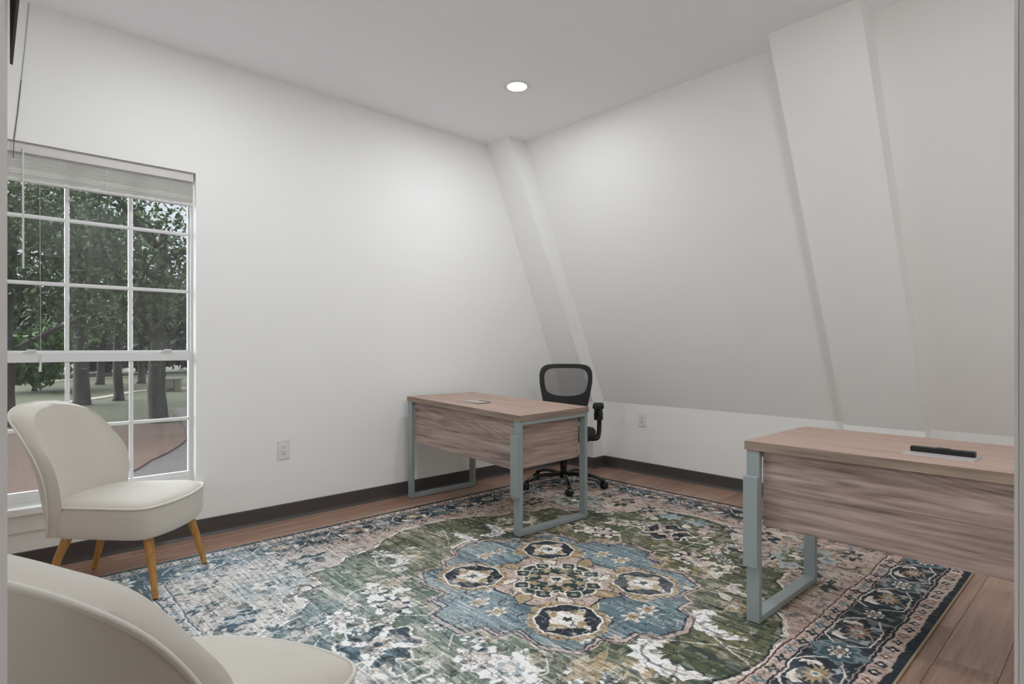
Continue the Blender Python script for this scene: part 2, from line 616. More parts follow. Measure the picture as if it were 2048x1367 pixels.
cols = [.069, .362, .655, .950]
sash('upper_sash', YW + .100, YW + .124, 1.092, WZ1 - .02, [1.128, 1.486, 1.836, 2.150], cols, 1.128, 2.150)
sash('lower_sash', YW + .074, YW + .098, WZ0 + .03, 1.118, [.392, .712, 1.066], cols, .392, 1.066)
for x in (.205, .83):
    bm = bmesh.new()
    box(bm, x - .03, x + .03, YW + .066, YW + .076, 1.118, 1.126, .002)
    box(bm, x - .012, x + .026, YW + .06, YW + .072, 1.124, 1.134, .003)
    obj('sash_lock', bm, M['vinyl'], win)
bm = bmesh.new()
box(bm, WX0 - .045, WX1 + .038, YW - .042, YW + .0745, WZ0 - .036, WZ0 + .003, .006, 2)
obj('window_stool', bm, M['trim_white'], win)
bm = bmesh.new()
box(bm, WX0 - .03, WX1 + .022, YW - .016, YW - .0005, WZ0 - .125, WZ0 - .036, .003)
obj('window_apron', bm, M['trim_white'], win)

# blind
bl = thing('window_blind', 'raised white mini blind gathered at the top of the window', 'blind', (.508, YW + .04, WZ1 - .002))
W2 = (WX1 - WX0) / 2 - .008
bm = bmesh.new()
box(bm, -W2, W2, -.024, .020, -.052, 0, .003)
obj('headrail', bm, M['blind'], bl)
zz = -.056
for k in range(12):
    bm = bmesh.new()
    tl = .0030 + random.uniform(-.0014, .0016)
    prof = [(-.013, tl), (-.006, tl * .45 + .0016), (0, .0020), (.006, -tl * .45 + .0016), (.013, -tl)]
    poly = prof + [(a, b - .0012) for a, b in prof[::-1]]
    prism(bm, poly, -W2, W2, 'X')
    obj('slat', bm, M['blind'], bl, (0, -.002 + random.uniform(-.002, .002), zz))
    zz -= random.choice((.0095, .0105, .0115, .0130))
bm = bmesh.new(); box(bm, -W2, W2, -.016, .012, zz - .016, zz, .003)
obj('bottom_rail', bm, M['blind'], bl)
ZB = zz
for x in (-.33, 0.02, .33):
    bm = bmesh.new()
    pts = []
    for k in range(15):
        pts.append((x + .007 * math.sin(k * 2.3 + x * 9), -.020 + .003 * math.cos(k * 1.7), -.052 + (ZB + .052) * k / 14))
    tube(bm, pts, .0013, 5)
    obj('ladder_string', bm, M['blind'], bl)
bm = bmesh.new()
tube(bm, [(-.333, -.030, -.03), (-.333, -.031, -.30), (-.332, -.031, -.645)], .0045, 6)
obj('tilt_wand', bm, M['blind'], bl)
bm = bmesh.new()
tube(bm, [(-.265, .012, -.05), (-.262, .018, -.6), (-.26, .016, -1.09)], .0009, 5)
tube(bm, [(-.26, .016, -1.085), (-.26, .016, -1.105)], [.003, .004], 6)
tube(bm, [(-.26, .016, -1.105), (-.262, .016, -1.175)], [.0035, .006], 8)
obj('pull_cord', bm, M['blind'], bl)

# cable down the window wall
cb = thing('wall_cable', 'thin cable running down the wall to the window head', 'cable', (.15, YW, 2.3))
bm = bmesh.new()
tube(bm, [(.197 - .15, -.003, 2.905 - 2.3), (.183 - .15, -.003, 2.70 - 2.3), (.167 - .15, -.003, 2.50 - 2.3)], .0015, 6)
o_ = obj('upper_run', bm, M['cable_light'], cb); o_['label'] = 'pale upper run'
bm = bmesh.new()
tube(bm, [(.167 - .15, -.003, 2.50 - 2.3), (.152 - .15, -.003, 2.32 - 2.3), (.140 - .15, -.003, 2.20 - 2.3), (.136 - .15, -.003, 2.10 - 2.3)], .0022, 6)
o_ = obj('lower_run', bm, M['cable'], cb); o_['label'] = 'dark lower run'

# ------------------------------------------------------------------ outlets
def outlet(label, loc, rotz):
    t = thing('wall_outlet', label, 'outlet', loc, rotz, None)
    bm = bmesh.new(); box(bm, -.040, .040, -.006, 0, -.064, .064, .004, 2)
    obj('cover_plate', bm, M['outlet'], t)
    bm = bmesh.new(); box(bm, -.0165, .0165, -.0085, -.005, -.034, .034, .0015)
    f = obj('receptacle', bm, M['outlet'], t)
    for z in (.016, -.018):
        for x in (-.007, .006):
            bm = bmesh.new(); box(bm, x - .0013, x + .0013, -.0092, -.0080, z - .002, z + .007)
            obj('slot', bm, M['slot'], f)
        bm = bmesh.new()
        disc_lathe(bm, [(.0028, 0), (.0028, .0012)], 10)
        for v in bm.verts:
            v.co = (v.co.x, -.0080 - v.co.z, v.co.y + z - .009)
        obj('ground_hole', bm, M['slot'], f)
    return t


outlet('white duplex outlet low on the window wall left of the far desk', (1.498, YW, .467), 0)
outlet('white duplex outlet on the low knee wall under the slope', (XW, 3.037, .487), -PI / 2)

# ------------------------------------------------------------------ ceiling lights
def can(label, x, y, power):
    t = thing('ceiling_light', label, 'light', (x, y, ZC), 0)
    bm = bmesh.new()
    disc_lathe(bm, [(.066, -.004), (.078, -.0075), (.088, -.006), (.092, 0), (.066, 0)], 40)
    obj('trim_ring', bm, M['trim_white'], t, smooth=True, sharp=40)
    bm = bmesh.new()
    disc_lathe(bm, [(.066, -.001), (.066, -.0045), (.05, -.0058), (.0, -.0065)], 40)
    obj('lens', bm, M['lens'], t, smooth=True, sharp=50)
    ld = bpy.data.lights.new('lamp', 'AREA')
    ld.shape = 'DISK'; ld.size = .13; ld.energy = power; ld.color = (.955, .99, 1.04)
    lo = bpy.data.objects.new('lamp', ld); COL.objects.link(lo)
    lo.parent = t; lo.location = (0, 0, -.012)
    return t


can('round recessed ceiling light above the far desk', 2.68, 2.84, LAMP_POWER * .62)
can('round recessed ceiling light above the near desk', 2.33, 0.75, LAMP_POWER * .26)
can('unseen ceiling light added for fill just inside the doorway', 1.40, 0.25, LAMP_POWER * .76)  # unseen fixture, added to brighten the desk fronts and bounced light
can('unseen ceiling light added for fill above the chair by the window', 0.85, 2.84, LAMP_POWER * .50)  # out of view, added as extra light for the window end

# ------------------------------------------------------------------ rug
def build_rug_image():
    rs = np.random.RandomState(11)
    HU, HV, RES = 1.85, 1.47, .0021
    nu, nv = int(2 * HU / RES), int(2 * HV / RES)
    u1 = np.linspace(-HU, HU, nu); v1 = np.linspace(-HV, HV, nv)
    U, V = np.meshgrid(u1, v1)
    U = U.astype(np.float32); V = V.astype(np.float32)

    def noise(du, dv, seed):
        r = np.random.RandomState(seed)
        cu, cv = int(2 * HU / du) + 3, int(2 * HV / dv) + 3
        g = r.rand(cv, cu).astype(np.float32)
        fu = (u1 + HU) / du; fv = (v1 + HV) / dv
        iu, iv = fu.astype(int), fv.astype(int)
        tu, tv = fu - iu, fv - iv
        tu = (tu * tu * (3 - 2 * tu)).astype(np.float32); tv = (tv * tv * (3 - 2 * tv)).astype(np.float32)
        a = g[:, iu] * (1 - tu) + g[:, iu + 1] * tu
        return a[iv] * (1 - tv)[:, None] + a[iv + 1] * tv[:, None]

    K = {k: np.array(v, np.float32) for k, v in dict(
        NAVY=(48, 53, 58), INK=(38, 40, 48), PINK=(170, 153, 144), CREAM=(206, 198, 188), WHITE=(224, 221, 217),
        GREEN=(84, 90, 68), OLIVE=(124, 116, 92), DKG=(54, 64, 60), TEAL=(94, 113, 119), LTB=(140, 153, 156),
        MUST=(154, 137, 109), BROWN=(112, 88, 76), RUST=(142, 120, 106), GREY=(132, 132, 132), MAROON=(92, 66, 66), DBLUE=(64, 79, 86)).items()}
    I = np.zeros((nv, nu, 3), np.float32)
    I[:] = K['PINK']

    def win_(cu, cv, r):
        a = max(0, int((cu - r + HU) / RES)); b = min(nu, int((cu + r + HU) / RES) + 2)
        c = max(0, int((cv - r + HV) / RES)); d = min(nv, int((cv + r + HV) / RES) + 2)
        return slice(c, d), slice(a, b)

    def put(sl, sd, col, al=1.0):
        m = np.clip(.5 - sd / (RES * 1.3), 0, 1)[..., None] * al
        I[sl] = I[sl] * (1 - m) + K[col] * m

    def flower(cu, cv, R, n, amp, col, rot=0., su=1., sv=1., al=1., ang=0.):
        sl = win_(cu, cv, R * (1 + amp) * max(su, sv) + .01)
        if U[sl].size == 0:
            return
        x, y = U[sl] - cu, V[sl] - cv
        c, s = math.cos(ang), math.sin(ang)
        x, y = (x * c + y * s) / su, (-x * s + y * c) / sv
        r = np.hypot(x, y); t = np.arctan2(y, x)
        put(sl, (r - R * (1 + amp * np.cos(n * (t - rot)))) * min(su, sv), col, al)

    def ring(cu, cv, R, n, amp, w, col, rot=0., su=1., sv=1., ang=0.):
        sl = win_(cu, cv, R * (1 + amp) * max(su, sv) + w + .01)
        if U[sl].size == 0:
            return
        x, y = U[sl] - cu, V[sl] - cv
        c, s = math.cos(ang), math.sin(ang)
        x, y = (x * c + y * s) / su, (-x * s + y * c) / sv
        r = np.hypot(x, y); t = np.arctan2(y, x)
        put(sl, np.abs(r - R * (1 + amp * np.cos(n * (t - rot)))) * min(su, sv) - w / 2, col)

    def line(P, w, col, closed=False, al=1.):
        P = np.array(P, float)
        if closed:
            P = np.vstack([P, P[:1]])
        cu, cv = (P.max(0) + P.min(0)) / 2
        r = max(np.ptp(P[:, 0]), np.ptp(P[:, 1])) / 2 + w + .01
        sl = win_(cu, cv, r)
        X, Y = U[sl], V[sl]
        if X.size == 0:
            return
        d = np.full(X.shape, 9., np.float32)
        for a, b in zip(P[:-1], P[1:]):
            ab = b - a
            t = np.clip(((X - a[0]) * ab[0] + (Y - a[1]) * ab[1]) / max(ab @ ab, 1e-9), 0, 1)
            d = np.minimum(d, np.hypot(X - a[0] - t * ab[0], Y - a[1] - t * ab[1]))
        put(sl, d - w / 2, col, al)

    def poly(P, col, al=1.):
        P = np.array(P, float)
        cu, cv = (P.max(0) + P.min(0)) / 2
        r = max(np.ptp(P[:, 0]), np.ptp(P[:, 1])) / 2 + .01
        sl = win_(cu, cv, r)
        X, Y = U[sl], V[sl]
        if X.size == 0:
            return
        ins = np.zeros(X.shape, bool)
        Q = np.roll(P, -1, 0)
        for (xa, ya), (xb, yb) in zip(P, Q):
            if ya == yb:
                continue
            c = ((ya > Y) != (yb > Y)) & (X < (xb - xa) * (Y - ya) / (yb - ya) + xa)
            ins ^= c
        m = (ins * al)[..., None]
        I[sl] = I[sl] * (1 - m) + K[col] * m

    def acanthus(cu, cv, rot, s, col='WHITE', flip=1, vein='GREY'):
        """a curled, jagged leaf"""
        t = np.linspace(0, 1, 17)
        ang = -0.9 + 2.9 * t
        sp = np.stack([.16 * np.cos(ang), flip * .11 * np.sin(ang)], 1)
        tg = np.gradient(sp, axis=0); nn = np.stack([-tg[:, 1], tg[:, 0]], 1); nn /= np.linalg.norm(nn, axis=1)[:, None]
        w = .050 * np.sin(PI * np.clip(t * .93 + .07, 0, 1)) ** .6
        jag = np.where(np.arange(17) % 2 == 0, 1.35, .62)
        A = sp + nn * (w * jag)[:, None]; B = sp - nn * (w * np.roll(jag, 1) * .75)[:, None]
        P = np.vstack([A, B[::-1]]) * s
        c, sn = math.cos(rot), math.sin(rot)
        R_ = np.array([[c, -sn], [sn, c]])
        poly(P @ R_.T + [cu, cv], col)
        if vein:
            line((sp[3:14] * s) @ R_.T + [cu, cv], .010 * s, vein)

    def lotus(cu, cv, R, rot=0., col='WHITE', c2='GREEN', c3='CREAM'):
        for k in range(6):
            a = rot + k * PI / 3
            L_ = R * (1.0 if k % 2 == 0 else .72)
            pts = []
            for tt in np.linspace(0, 1, 9):
                w = .26 * math.sin(PI * tt ** .8) * (1 + .25 * ((int(tt * 8) % 2) * 2 - 1))
                pts.append((tt, w))
            P = [(p, q) for p, q in pts] + [(p, -q) for p, q in pts[::-1]]
            P = np.array(P) * L_
            c, s = math.cos(a), math.sin(a)
            poly(P @ np.array([[c, s], [-s, c]]) + [cu, cv], col)
        flower(cu, cv, R * .3, 8, .15, c2)
        flower(cu, cv, R * .15, 6, .2, c3)

    def rosette(cu, cv, R, c1='WHITE', c2='GREY', c3='PINK', rot=0., su=1., sv=1.):
        flower(cu, cv, R, 8, .17, c1, rot, su, sv)
        flower(cu, cv, R * .72, 8, .2, c2, rot + .3, su, sv)
        flower(cu, cv, R * .55, 6, .12, c3, rot, su, sv)
        flower(cu, cv, R * .2, 5, .2, c1, rot, su, sv)

    def leaf(cu, cv, a, L_, w, col, edge=None):
        t = np.linspace(0, 1, 10)
        q = np.sin(PI * t) * w
        P = np.vstack([np.stack([t * L_, q], 1), np.stack([t * L_, -q], 1)[::-1]])
        c, s = math.cos(a), math.sin(a)
        P = P @ np.array([[c, s], [-s, c]]) + [cu, cv]
        if edge:
            line(P, .010, edge, True)
        poly(P, col)

    def scroll(cu, cv, a, s, col, w=.008, flip=1):
        t = np.linspace(0, 1, 18)
        r = s * (1 - .75 * t)
        th = a + flip * 5.0 * t
        P = np.stack([cu + r * np.cos(th), cv + r * np.sin(th)], 1)
        line(P, w, col)

    CU, CV = -.06, -.10           # medallion centre
    # --- spandrel ground variation
    n0 = noise(.22, .22, 1); n1 = noise(.05, .16, 2)
    m = np.clip((n0 - .5) * 3, 0, 1)[..., None]
    I[:] = I * (1 - m * .45) + K['CREAM'] * m * .45
    m = np.clip((n1 - .58) * 4, 0, 1)[..., None] * (U > .2)[..., None]
    I[:] = I * (1 - m * .5) + K['RUST'] * m * .5
    # --- green field
    q = [(1.44, 0), (1.40, .26), (1.16, .40), (1.02, .52), (1.05, .62), (.90, .68), (.90, .84), (.74, .84), (.66, .92), (.46, .94), (.36, 1.04), (.2, 1.10), (0, 1.12)]
    P = [(a, b) for a, b in q] + [(-a, b) for a, b in q[-2::-1]] + [(-a, -b) for a, b in q[1:]] + [(a, -b) for a, b in q[-2:0:-1]]
    P = np.array(P) * [1., .98] + [CU * .5, -.02]
    poly(P, 'GREEN')
    fm = np.zeros((nv, nu), bool)
    Q = np.roll(P, -1, 0)
    for (xa, ya), (xb, yb) in zip(P, Q):
        if ya != yb:
            fm ^= ((ya > V) != (yb > V)) & (U < (xb - xa) * (V - ya) / (yb - ya) + xa)
    st = noise(.009, .30, 3) * .6 + noise(.03, .42, 4) * .4
    big = noise(.30, .30, 5)
    a = (np.clip((st - .5) * 5, 0, 1) * fm)[..., None]
    I[:] = I * (1 - .7 * a) + K['OLIVE'] * .7 * a
    a = (np.clip((.48 - st) * 5, 0, 1) * fm)[..., None]
    I[:] = I * (1 - .75 * a) + K['DKG'] * .75 * a
    a = (np.clip((big - .45) * 2.5, 0, 1) * fm * (U < -.25))[..., None]
    I[:] = I * (1 - .35 * a) + np.array((120, 140, 122), np.float32) * .35 * a
    line(P, .016, 'CREAM', True); line(P * .988, .006, 'INK', True)
    # small stepped frets along the field edge
    for (a_, b_) in ((.97, .60), (.82, .88), (.52, .97)):
        for su in (1, -1):
            for sv in (1, -1):
                cu, cv = su * a_ + CU * .5, sv * b_ - .02
                for k in range(3):
                    line([(cu + su * .05 * k, cv - .03), (cu + su * .05 * k, cv + .03), (cu + su * (.05 * k + .025), cv + .03)], .007, 'BROWN')
    # --- spandrel corners: arabesques
    for su in (1, -1):
        for sv in (1, -1):
            cu, cv = su * 1.14, sv * .80
            blue = 'LTB'
            flower(cu, cv, .15, 7, .16, blue, 0.4, 1.3, 1., .8)
            flower(cu, cv, .10, 7, .22, 'TEAL' if su < 0 else 'GREEN', 0.1, 1.3, .9)
            flower(cu, cv, .055, 6, .2, 'CREAM'); flower(cu + .02, cv, .03, 6, .2, 'NAVY')
            ring(cu, cv, .17, 7, .13, .010, 'MUST', 0.4, 1.3, 1.)
            ring(cu, cv, .185, 7, .13, .005, 'BROWN', 0.4, 1.3, 1.)
            for k in range(9):
                aa = rs.rand() * 6.28
                scroll(su * (1.14 + .24 * math.cos(k * .7)), sv * (.80 + .2 * math.sin(k * .7)), aa, .05 + .02 * rs.rand(),
                       ['MUST', 'BROWN', 'NAVY', 'GREY'][k % 4], .009, 1 if k % 2 else -1)
            for (a_, b_, r_) in ((1.34, .52, .07), (.86, .99, .07), (1.36, .98, .05), (1.30, .30, .05), (1.42, .74, .045)):
                flower(su * a_, sv * b_, r_, 6, .28, 'DKG' if (a_ < 1) else 'NAVY', rs.rand() * 6, 1.5, .8, 1., rs.rand())
                flower(su * a_, sv * b_, r_ * .55, 6, .28, 'LTB' if su < 0 else 'PINK', rs.rand() * 6, 1.4, .8)
                flower(su * a_, sv * b_, r_ * .25, 5, .2, 'MUST')
            for k in range(10):
                a_, b_ = .75 + .7 * rs.rand(), .55 + .52 * rs.rand()
                if a_ * .62 + b_ > 1.32:
                    leaf(su * a_, sv * b_, rs.rand() * 6.3, .07, .014, ['OLIVE', 'NAVY', 'MUST', 'BROWN'][k % 4], 'CREAM' if k % 2 else None)
    # --- field vines and flowers
    VN = [[(.62, .05), (.80, .2), (1.1, .22), (1.25, .08)], [(.50, .40), (.62, .55), (.82, .52), (.95, .36)], [(.2, .66), (.34, .82), (.55, .80)],
          [(.12, .70), (.0, .88), (-.05, 1.0)], [(.66, .3), (.78, .42)], [(.45, .62), (.56, .72), (.5, .88)], [(.95, .1), (1.05, .38)]]
    for su in (1, -1):
        for sv in (1, -1):
            for v in VN:
                line([(su * a_ + CU, sv * b_ + CV * .8) for a_, b_ in v], .008, 'CREAM', al=.85)

    def star(cu, cv, flip):
        x = cu
        flower(x, cv, .155, 8, .13, 'CREAM', .2, 1.0, 1.05); flower(x, cv, .14, 8, .14, 'NAVY', .2, 1.0, 1.05)
        flower(x, cv, .10, 6, .25, 'DBLUE' if cu < 0 else 'INK', .5); flower(x, cv, .06, 6, .2, 'CREAM'); flower(x, cv, .022, 5, .1, 'NAVY')
        ring(x + flip * .0, cv + .22, .07, 5, .12, .012, 'CREAM', .3, .8, 1.1); ring(x, cv - .22, .07, 5, .12, .012, 'CREAM', .3, .8, 1.1)
        for k in range(4):
            leaf(x, cv, k * PI / 2 + .78, .19, .02, 'WHITE' if cu < 0 else 'PINK')
        flower(x, cv, .045, 6, .2, 'PINK'); flower(x, cv, .02, 5, .1, 'NAVY')
    star(.97, -.06, 1); star(-1.02, -.06, -1)
    for su in (1, -1):
        cf = 'WHITE' if su < 0 else 'CREAM'
        for sv in (1, -1):
            rosette(su * .74 + CU, sv * .30 + CV, .085, cf, 'INK', 'PINK', .2, 1., 1.2)
            rosette(su * .97 + CU, sv * .34 + CV, .06, cf, 'OLIVE', 'PINK', .5)
            lotus(su * .70 + CU, sv * .46 + CV, .14, .5 * su * sv, cf, 'GREEN', cf)
            flower(su * .60 + CU, sv * .20 + CV, .06, 6, .22, 'MUST'); flower(su * .62 + CU, sv * .47 + CV * .5, .05, 6, .22, 'MUST', 0, 1.5, .9, .8)
            flower(su * .36 + CU, sv * .74 + CV, .055, 5, .25, 'MUST', .4, 1.2); flower(su * .36 + CU, sv * .74 + CV, .025, 5, .25, 'CREAM')
            rosette(su * .46 + CU, sv * .86 + CV * .6, .05, cf, 'BROWN', 'LTB')
            leaf(su * .45 + CU, sv * .62 + CV, rs.rand() * 6, .10, .028, cf); leaf(su * 1.12, sv * .12, .6, .10, .03, cf)
            flower(su * 1.20, sv * .22, .05, 7, .3, 'PINK', 0, 1.6, .9); flower(su * 1.28, sv * .1, .06, 7, .3, 'LTB', 0, 1., 1.3)
            for k in range(30):
                a_, b_ = .3 + 1.05 * rs.rand(), .05 + .95 * rs.rand()
                if a_ * .62 + b_ < 1.2 and (a_ > .7 or b_ > .72):
                    rosette(su * a_, sv * b_, .016 + .024 * rs.rand(), cf, ['BROWN', 'DKG', 'NAVY'][k % 3], ['PINK', 'LTB', 'MUST'][k % 3], rs.rand() * 6)
                a_, b_ = .3 + 1.0 * rs.rand(), .2 + .85 * rs.rand()
                if a_ * .62 + b_ < 1.2 and (a_ > .7 or b_ > .72):
                    leaf(su * a_, sv * b_, rs.rand() * 6.3, .05 + .04 * rs.rand(), .015, [cf, 'PINK', 'DKG', 'OLIVE', 'LTB'][k % 5], [None, 'BROWN', 'CREAM'][k % 3])
    # the bold white leaves beside the medallion
    acanthus(.13, -.92, 1.9, 1.0); acanthus(-.22, -.93, 2.0, 1.15)
    acanthus(-.10, .74, -1.4, 1.0); acanthus(.16, .76, -1.5, .9)
    acanthus(-.55, .70, -1.0, .7, 'WHITE'); acanthus(-.60, -.80, 1.2, .75, 'WHITE'); acanthus(.52, .74, -1.9, .6, 'CREAM'); acanthus(.50, -.82, 1.7, .6, 'CREAM')
    lotus(-.77, -.52, .16, .3, 'WHITE', 'LTB'); flower(-.55, -.72, .07, 5, .3, 'MUST', .4, 1.5, .9)
    # --- medallion
    q = [(.66, 0), (.65, .10), (.56, .13), (.56, .22), (.47, .24), (.50, .40), (.43, .52), (.30, .50), (.25, .58), (.15, .58), (.12, .66), (0, .70)]
    P = [(a, b) for a, b in q] + [(-a, b) for a, b in q[-2::-1]] + [(-a, -b) for a, b in q[1:]] + [(a, -b) for a, b in q[-2:0:-1]]
    P = np.array(P) * [1., .98] + [CU, CV]
    line(P, .07, 'PINK', True); line(P * [1.05, 1.05] - [CU * .05, CV * .05], .006, 'INK', True); line(P, .014, 'INK', True)
    before = I.copy()
    poly(P, 'TEAL')
    mm = np.abs(I - before).sum(2) > 0.5
    a = (np.clip((st - .52) * 6, 0, 1) * mm)[..., None]; I[:] = I * (1 - .5 * a) + K['LTB'] * .5 * a
    a = (np.clip((.47 - st) * 6, 0, 1) * mm)[..., None]; I[:] = I * (1 - .5 * a) + K['DBLUE'] * .5 * a
    a = (np.clip((big - .55) * 4, 0, 1) * mm)[..., None]; I[:] = I * (1 - .5 * a) + K['LTB'] * .5 * a
    # fret trim in the notches
    for su in (1, -1):
        for sv in (1, -1):
            for (a_, b_) in ((.52, .19), (.22, .50)):
                for k in range(4):
                    x0, y0 = CU + su * (a_ + .026 * k), CV + sv * (b_ + .012 * k)
                    line([(x0, y0 - .02), (x0, y0 + .02)], .006, 'MAROON')
            for k in range(5):
                a_, b_ = .08 + .5 * rs.rand(), .06 + .5 * rs.rand()
                flower(CU + su * a_, CV + sv * b_, .020 + .012 * rs.rand(), 5, .35, ['CREAM', 'PINK', 'MUST'][k % 3], rs.rand() * 6)
            leaf(CU + su * .30, CV + sv * .12, .5 * su * sv, .12, .03, 'MUST', 'CREAM')
            leaf(CU + su * .10, CV + sv * .34, 1.2 * su * sv, .12, .03, 'MUST', 'CREAM')
            flower(CU + su * .44, CV + sv * .06, .034, 6, .35, 'CREAM', 0, 1.3); flower(CU + su * .44, CV + sv * .06, .021, 6, .3, 'MUST', 0, 1.3)
            flower(CU + su * .05, CV + sv * .49, .034, 6, .35, 'CREAM', 0, 1.3); flower(CU + su * .05, CV + sv * .49, .021, 6, .3, 'MUST', 0, 1.3)
            rosette(CU + su * .37, CV + sv * .44, .03, 'LTB', 'DBLUE', 'CREAM'); scroll(CU + su * .40, CV + sv * .18, su * 1., .05, 'INK', .006, su * sv); scroll(CU + su * .17, CV + sv * .42, sv * 2., .05, 'INK', .006, su * sv)
    # pink centre
    flower(CU, CV, .31, 8, .06, 'INK', PI / 8); flower(CU, CV, .30, 8, .06, 'PINK', PI / 8)
    for k in range(8):
        aa = k * PI / 4
        leaf(CU + .19 * math.cos(aa), CV + .19 * math.sin(aa), aa + .5, .16, .035, 'CREAM' if k % 2 else 'MUST', 'INK')
    # cartouches on the diagonals
    for su in (1, -1):
        for sv in (1, -1):
            cu, cv, ang = CU + su * .275, CV + sv * .315, math.atan2(sv * .315, su * .275)
            flower(cu, cv, .168, 14, .03, 'MUST', 0, 1., 1.05)
            for k in range(26):
                aa = k * 2 * PI / 26
                flower(cu + .158 * math.cos(aa), cv + .162 * math.sin(aa), .006, 1, 0, 'BROWN')
            flower(cu, cv, .146, 8, .035, 'WHITE', 0); flower(cu, cv, .137, 8, .04, 'NAVY', 0)
            flower(cu, cv, .085, 4, .20, 'MUST', PI / 4 + ang); flower(cu, cv, .068, 4, .2, 'CREAM', ang + .2); flower(cu, cv, .04, 5, .3, 'WHITE', ang)
            flower(cu, cv, .02, 5, .3, 'DKG')
            for k in range(4):
                aa = ang + PI / 4 + k * PI / 2
                flower(cu + .105 * math.cos(aa), cv + .105 * math.sin(aa), .016, 1, 0, 'CREAM'); flower(cu + .105 * math.cos(aa), cv + .105 * math.sin(aa), .008, 1, 0, 'GREY')
    # dark green star flower
    flower(CU, CV, .20, 4, .16, 'CREAM', 0); flower(CU, CV, .185, 4, .18, 'DKG', 0)
    for k in range(8):
        aa = PI / 8 + k * PI / 4
        r_ = .185
        flower(CU + r_ * math.cos(aa), CV + r_ * math.sin(aa), .045, 4, .12, 'CREAM', 0); flower(CU + r_ * math.cos(aa), CV + r_ * math.sin(aa), .034, 4, .12, 'DKG', 0)
        flower(CU + r_ * math.cos(aa), CV + r_ * math.sin(aa), .014, 4, .12, 'GREY', 0)
        flower(CU + .12 * math.cos(aa), CV + .12 * math.sin(aa), .024, 5, .3, 'MUST', aa)
        scroll(CU + .15 * math.cos(aa + .39), CV + .15 * math.sin(aa + .39), aa, .03, 'CREAM', .007, 1 if k % 2 else -1)
    rosette(CU, CV, .075, 'PINK', 'MUST', 'CREAM', .2); flower(CU, CV, .02, 6, .1, 'DKG')
    # --- borders
    D = np.minimum(HU - np.abs(U), HV - np.abs(V))
    def band(a_, b_, col):
        m = ((D >= a_) & (D < b_))[..., None]
        I[:] = np.where(m, K[col], I)
    band(.0, .352, 'PINK'); band(.085, .292, 'NAVY'); band(0, .032, 'NAVY')
    nb = noise(.05, .05, 21)
    m = (np.clip((nb - .5) * 4, 0, 1) * ((D > .085) & (D < .292)))[..., None]
    I[:] = I * (1 - .45 * m) + np.array((66, 78, 86), np.float32) * .45 * m
    for a_, w, c_ in ((.352, .008, 'MAROON'), (.345, .004, 'CREAM'), (.292, .006, 'INK'), (.285, .005, 'PINK'), (.098, .005, 'PINK'), (.088, .006, 'INK'), (.032, .006, 'PINK')):
        band(a_ - w / 2, a_ + w / 2, c_)

    def side(s0, s1, horiz, sgn):
        """draw border motifs along one side; t runs along the side"""
        half = HU if horiz else HV
        def pt(t, d):
            return (t, sgn * (HV - d)) if horiz else (sgn * (HU - d), t)
        def fl(t, d, R, n, amp, col, rot=0, st_=1., sd_=1., al=1.):
            p = pt(t, d)
            flower(p[0], p[1], R, n, amp, col, rot, st_ if horiz else sd_, sd_ if horiz else st_, al)
        def ln(T, w, col, closed=False):
            line([pt(a_, b_) for a_, b_ in T], w, col, closed)
        per = .44
        nn = int((2 * half - .36) / per)
        o = -nn * per / 2 + per / 2
        for k in range(nn):
            c = o + k * per
            # hexagonal cartouche, cream outlined
            for wd, cc in ((.009, 'CREAM'),):
                ln([(c - .11, .283), (c + .05, .283), (c + .125, .24), (c + .155, .19)], wd, cc)
                ln([(c - .155, .24), (c - .11, .283)], wd, cc)
                ln([(c - .155, .19), (c - .10, .118), (c + .06, .118), (c + .15, .16)], wd * .8, cc)
                ln([(c - .06, .118), (c + .02, .165), (c + .10, .118)], wd * .7, 'PINK')
            P_ = [(c - .10, .262), (c - .07, .268), (c - .03, .262), (c + .0, .25), (c - .03, .252), (c - .055, .245), (c - .08, .225), (c - .085, .205), (c - .105, .225)]
            poly([pt(a_, b_) for a_, b_ in P_], 'CREAM')
            P_ = [(c + .10, .225), (c + .07, .262), (c + .045, .262), (c + .06, .24), (c + .07, .215), (c + .055, .19), (c + .085, .20)]
            poly([pt(a_, b_) for a_, b_ in P_], 'CREAM')
            fl(c, .195, .044, 11, .26, 'MUST' if k % 2 else 'RUST', k, 1.35, .8); fl(c, .195, .017, 7, .2, 'CREAM', k); fl(c, .195, .009, 5, .2, 'TEAL')
            for sg in (-1, 1):
                fl(c + sg * .075, .15, .018, 4, .3, 'LTB', k); fl(c + sg * .06, .235, .012, 4, .3, 'PINK', k)
            # round flower between the cartouches
            c2 = c + per / 2
            if abs(c2) < half - .2:
                w1, w2 = [('TEAL', 'DBLUE'), ('DKG', 'NAVY'), ('GREY', 'DBLUE')][k % 3]
                fl(c2, .195, .083, 8, .10, w1, .2); fl(c2, .195, .066, 8, .1, w2, .2)
                fl(c2, .195, .043, 8, .22, 'CREAM', .4, 1., .8); fl(c2, .195, .027, 6, .2, 'DKG', 0); fl(c2, .195, .019, 6, .2, 'PINK', 0); fl(c2, .195, .008, 4, .2, 'BROWN')
                for sg in (-1, 1):
                    fl(c2, .195 + sg * .078, .025, 5, .3, w1, 0)
        # outer guard
        t = -half + .06; k = 0
        while t < half - .06:
            fl(t, .058, .016, 4, .25, ['NAVY', 'BROWN', 'INK'][k % 3], .3, 1.2); fl(t, .058, .007, 4, .2, 'CREAM')
            ln([(t + .030, .078), (t + .045, .040)], .006, 'CREAM' if k % 2 else 'BROWN')
            t += .075; k += 1
        # inner guard
        t = -half + .36; k = 0
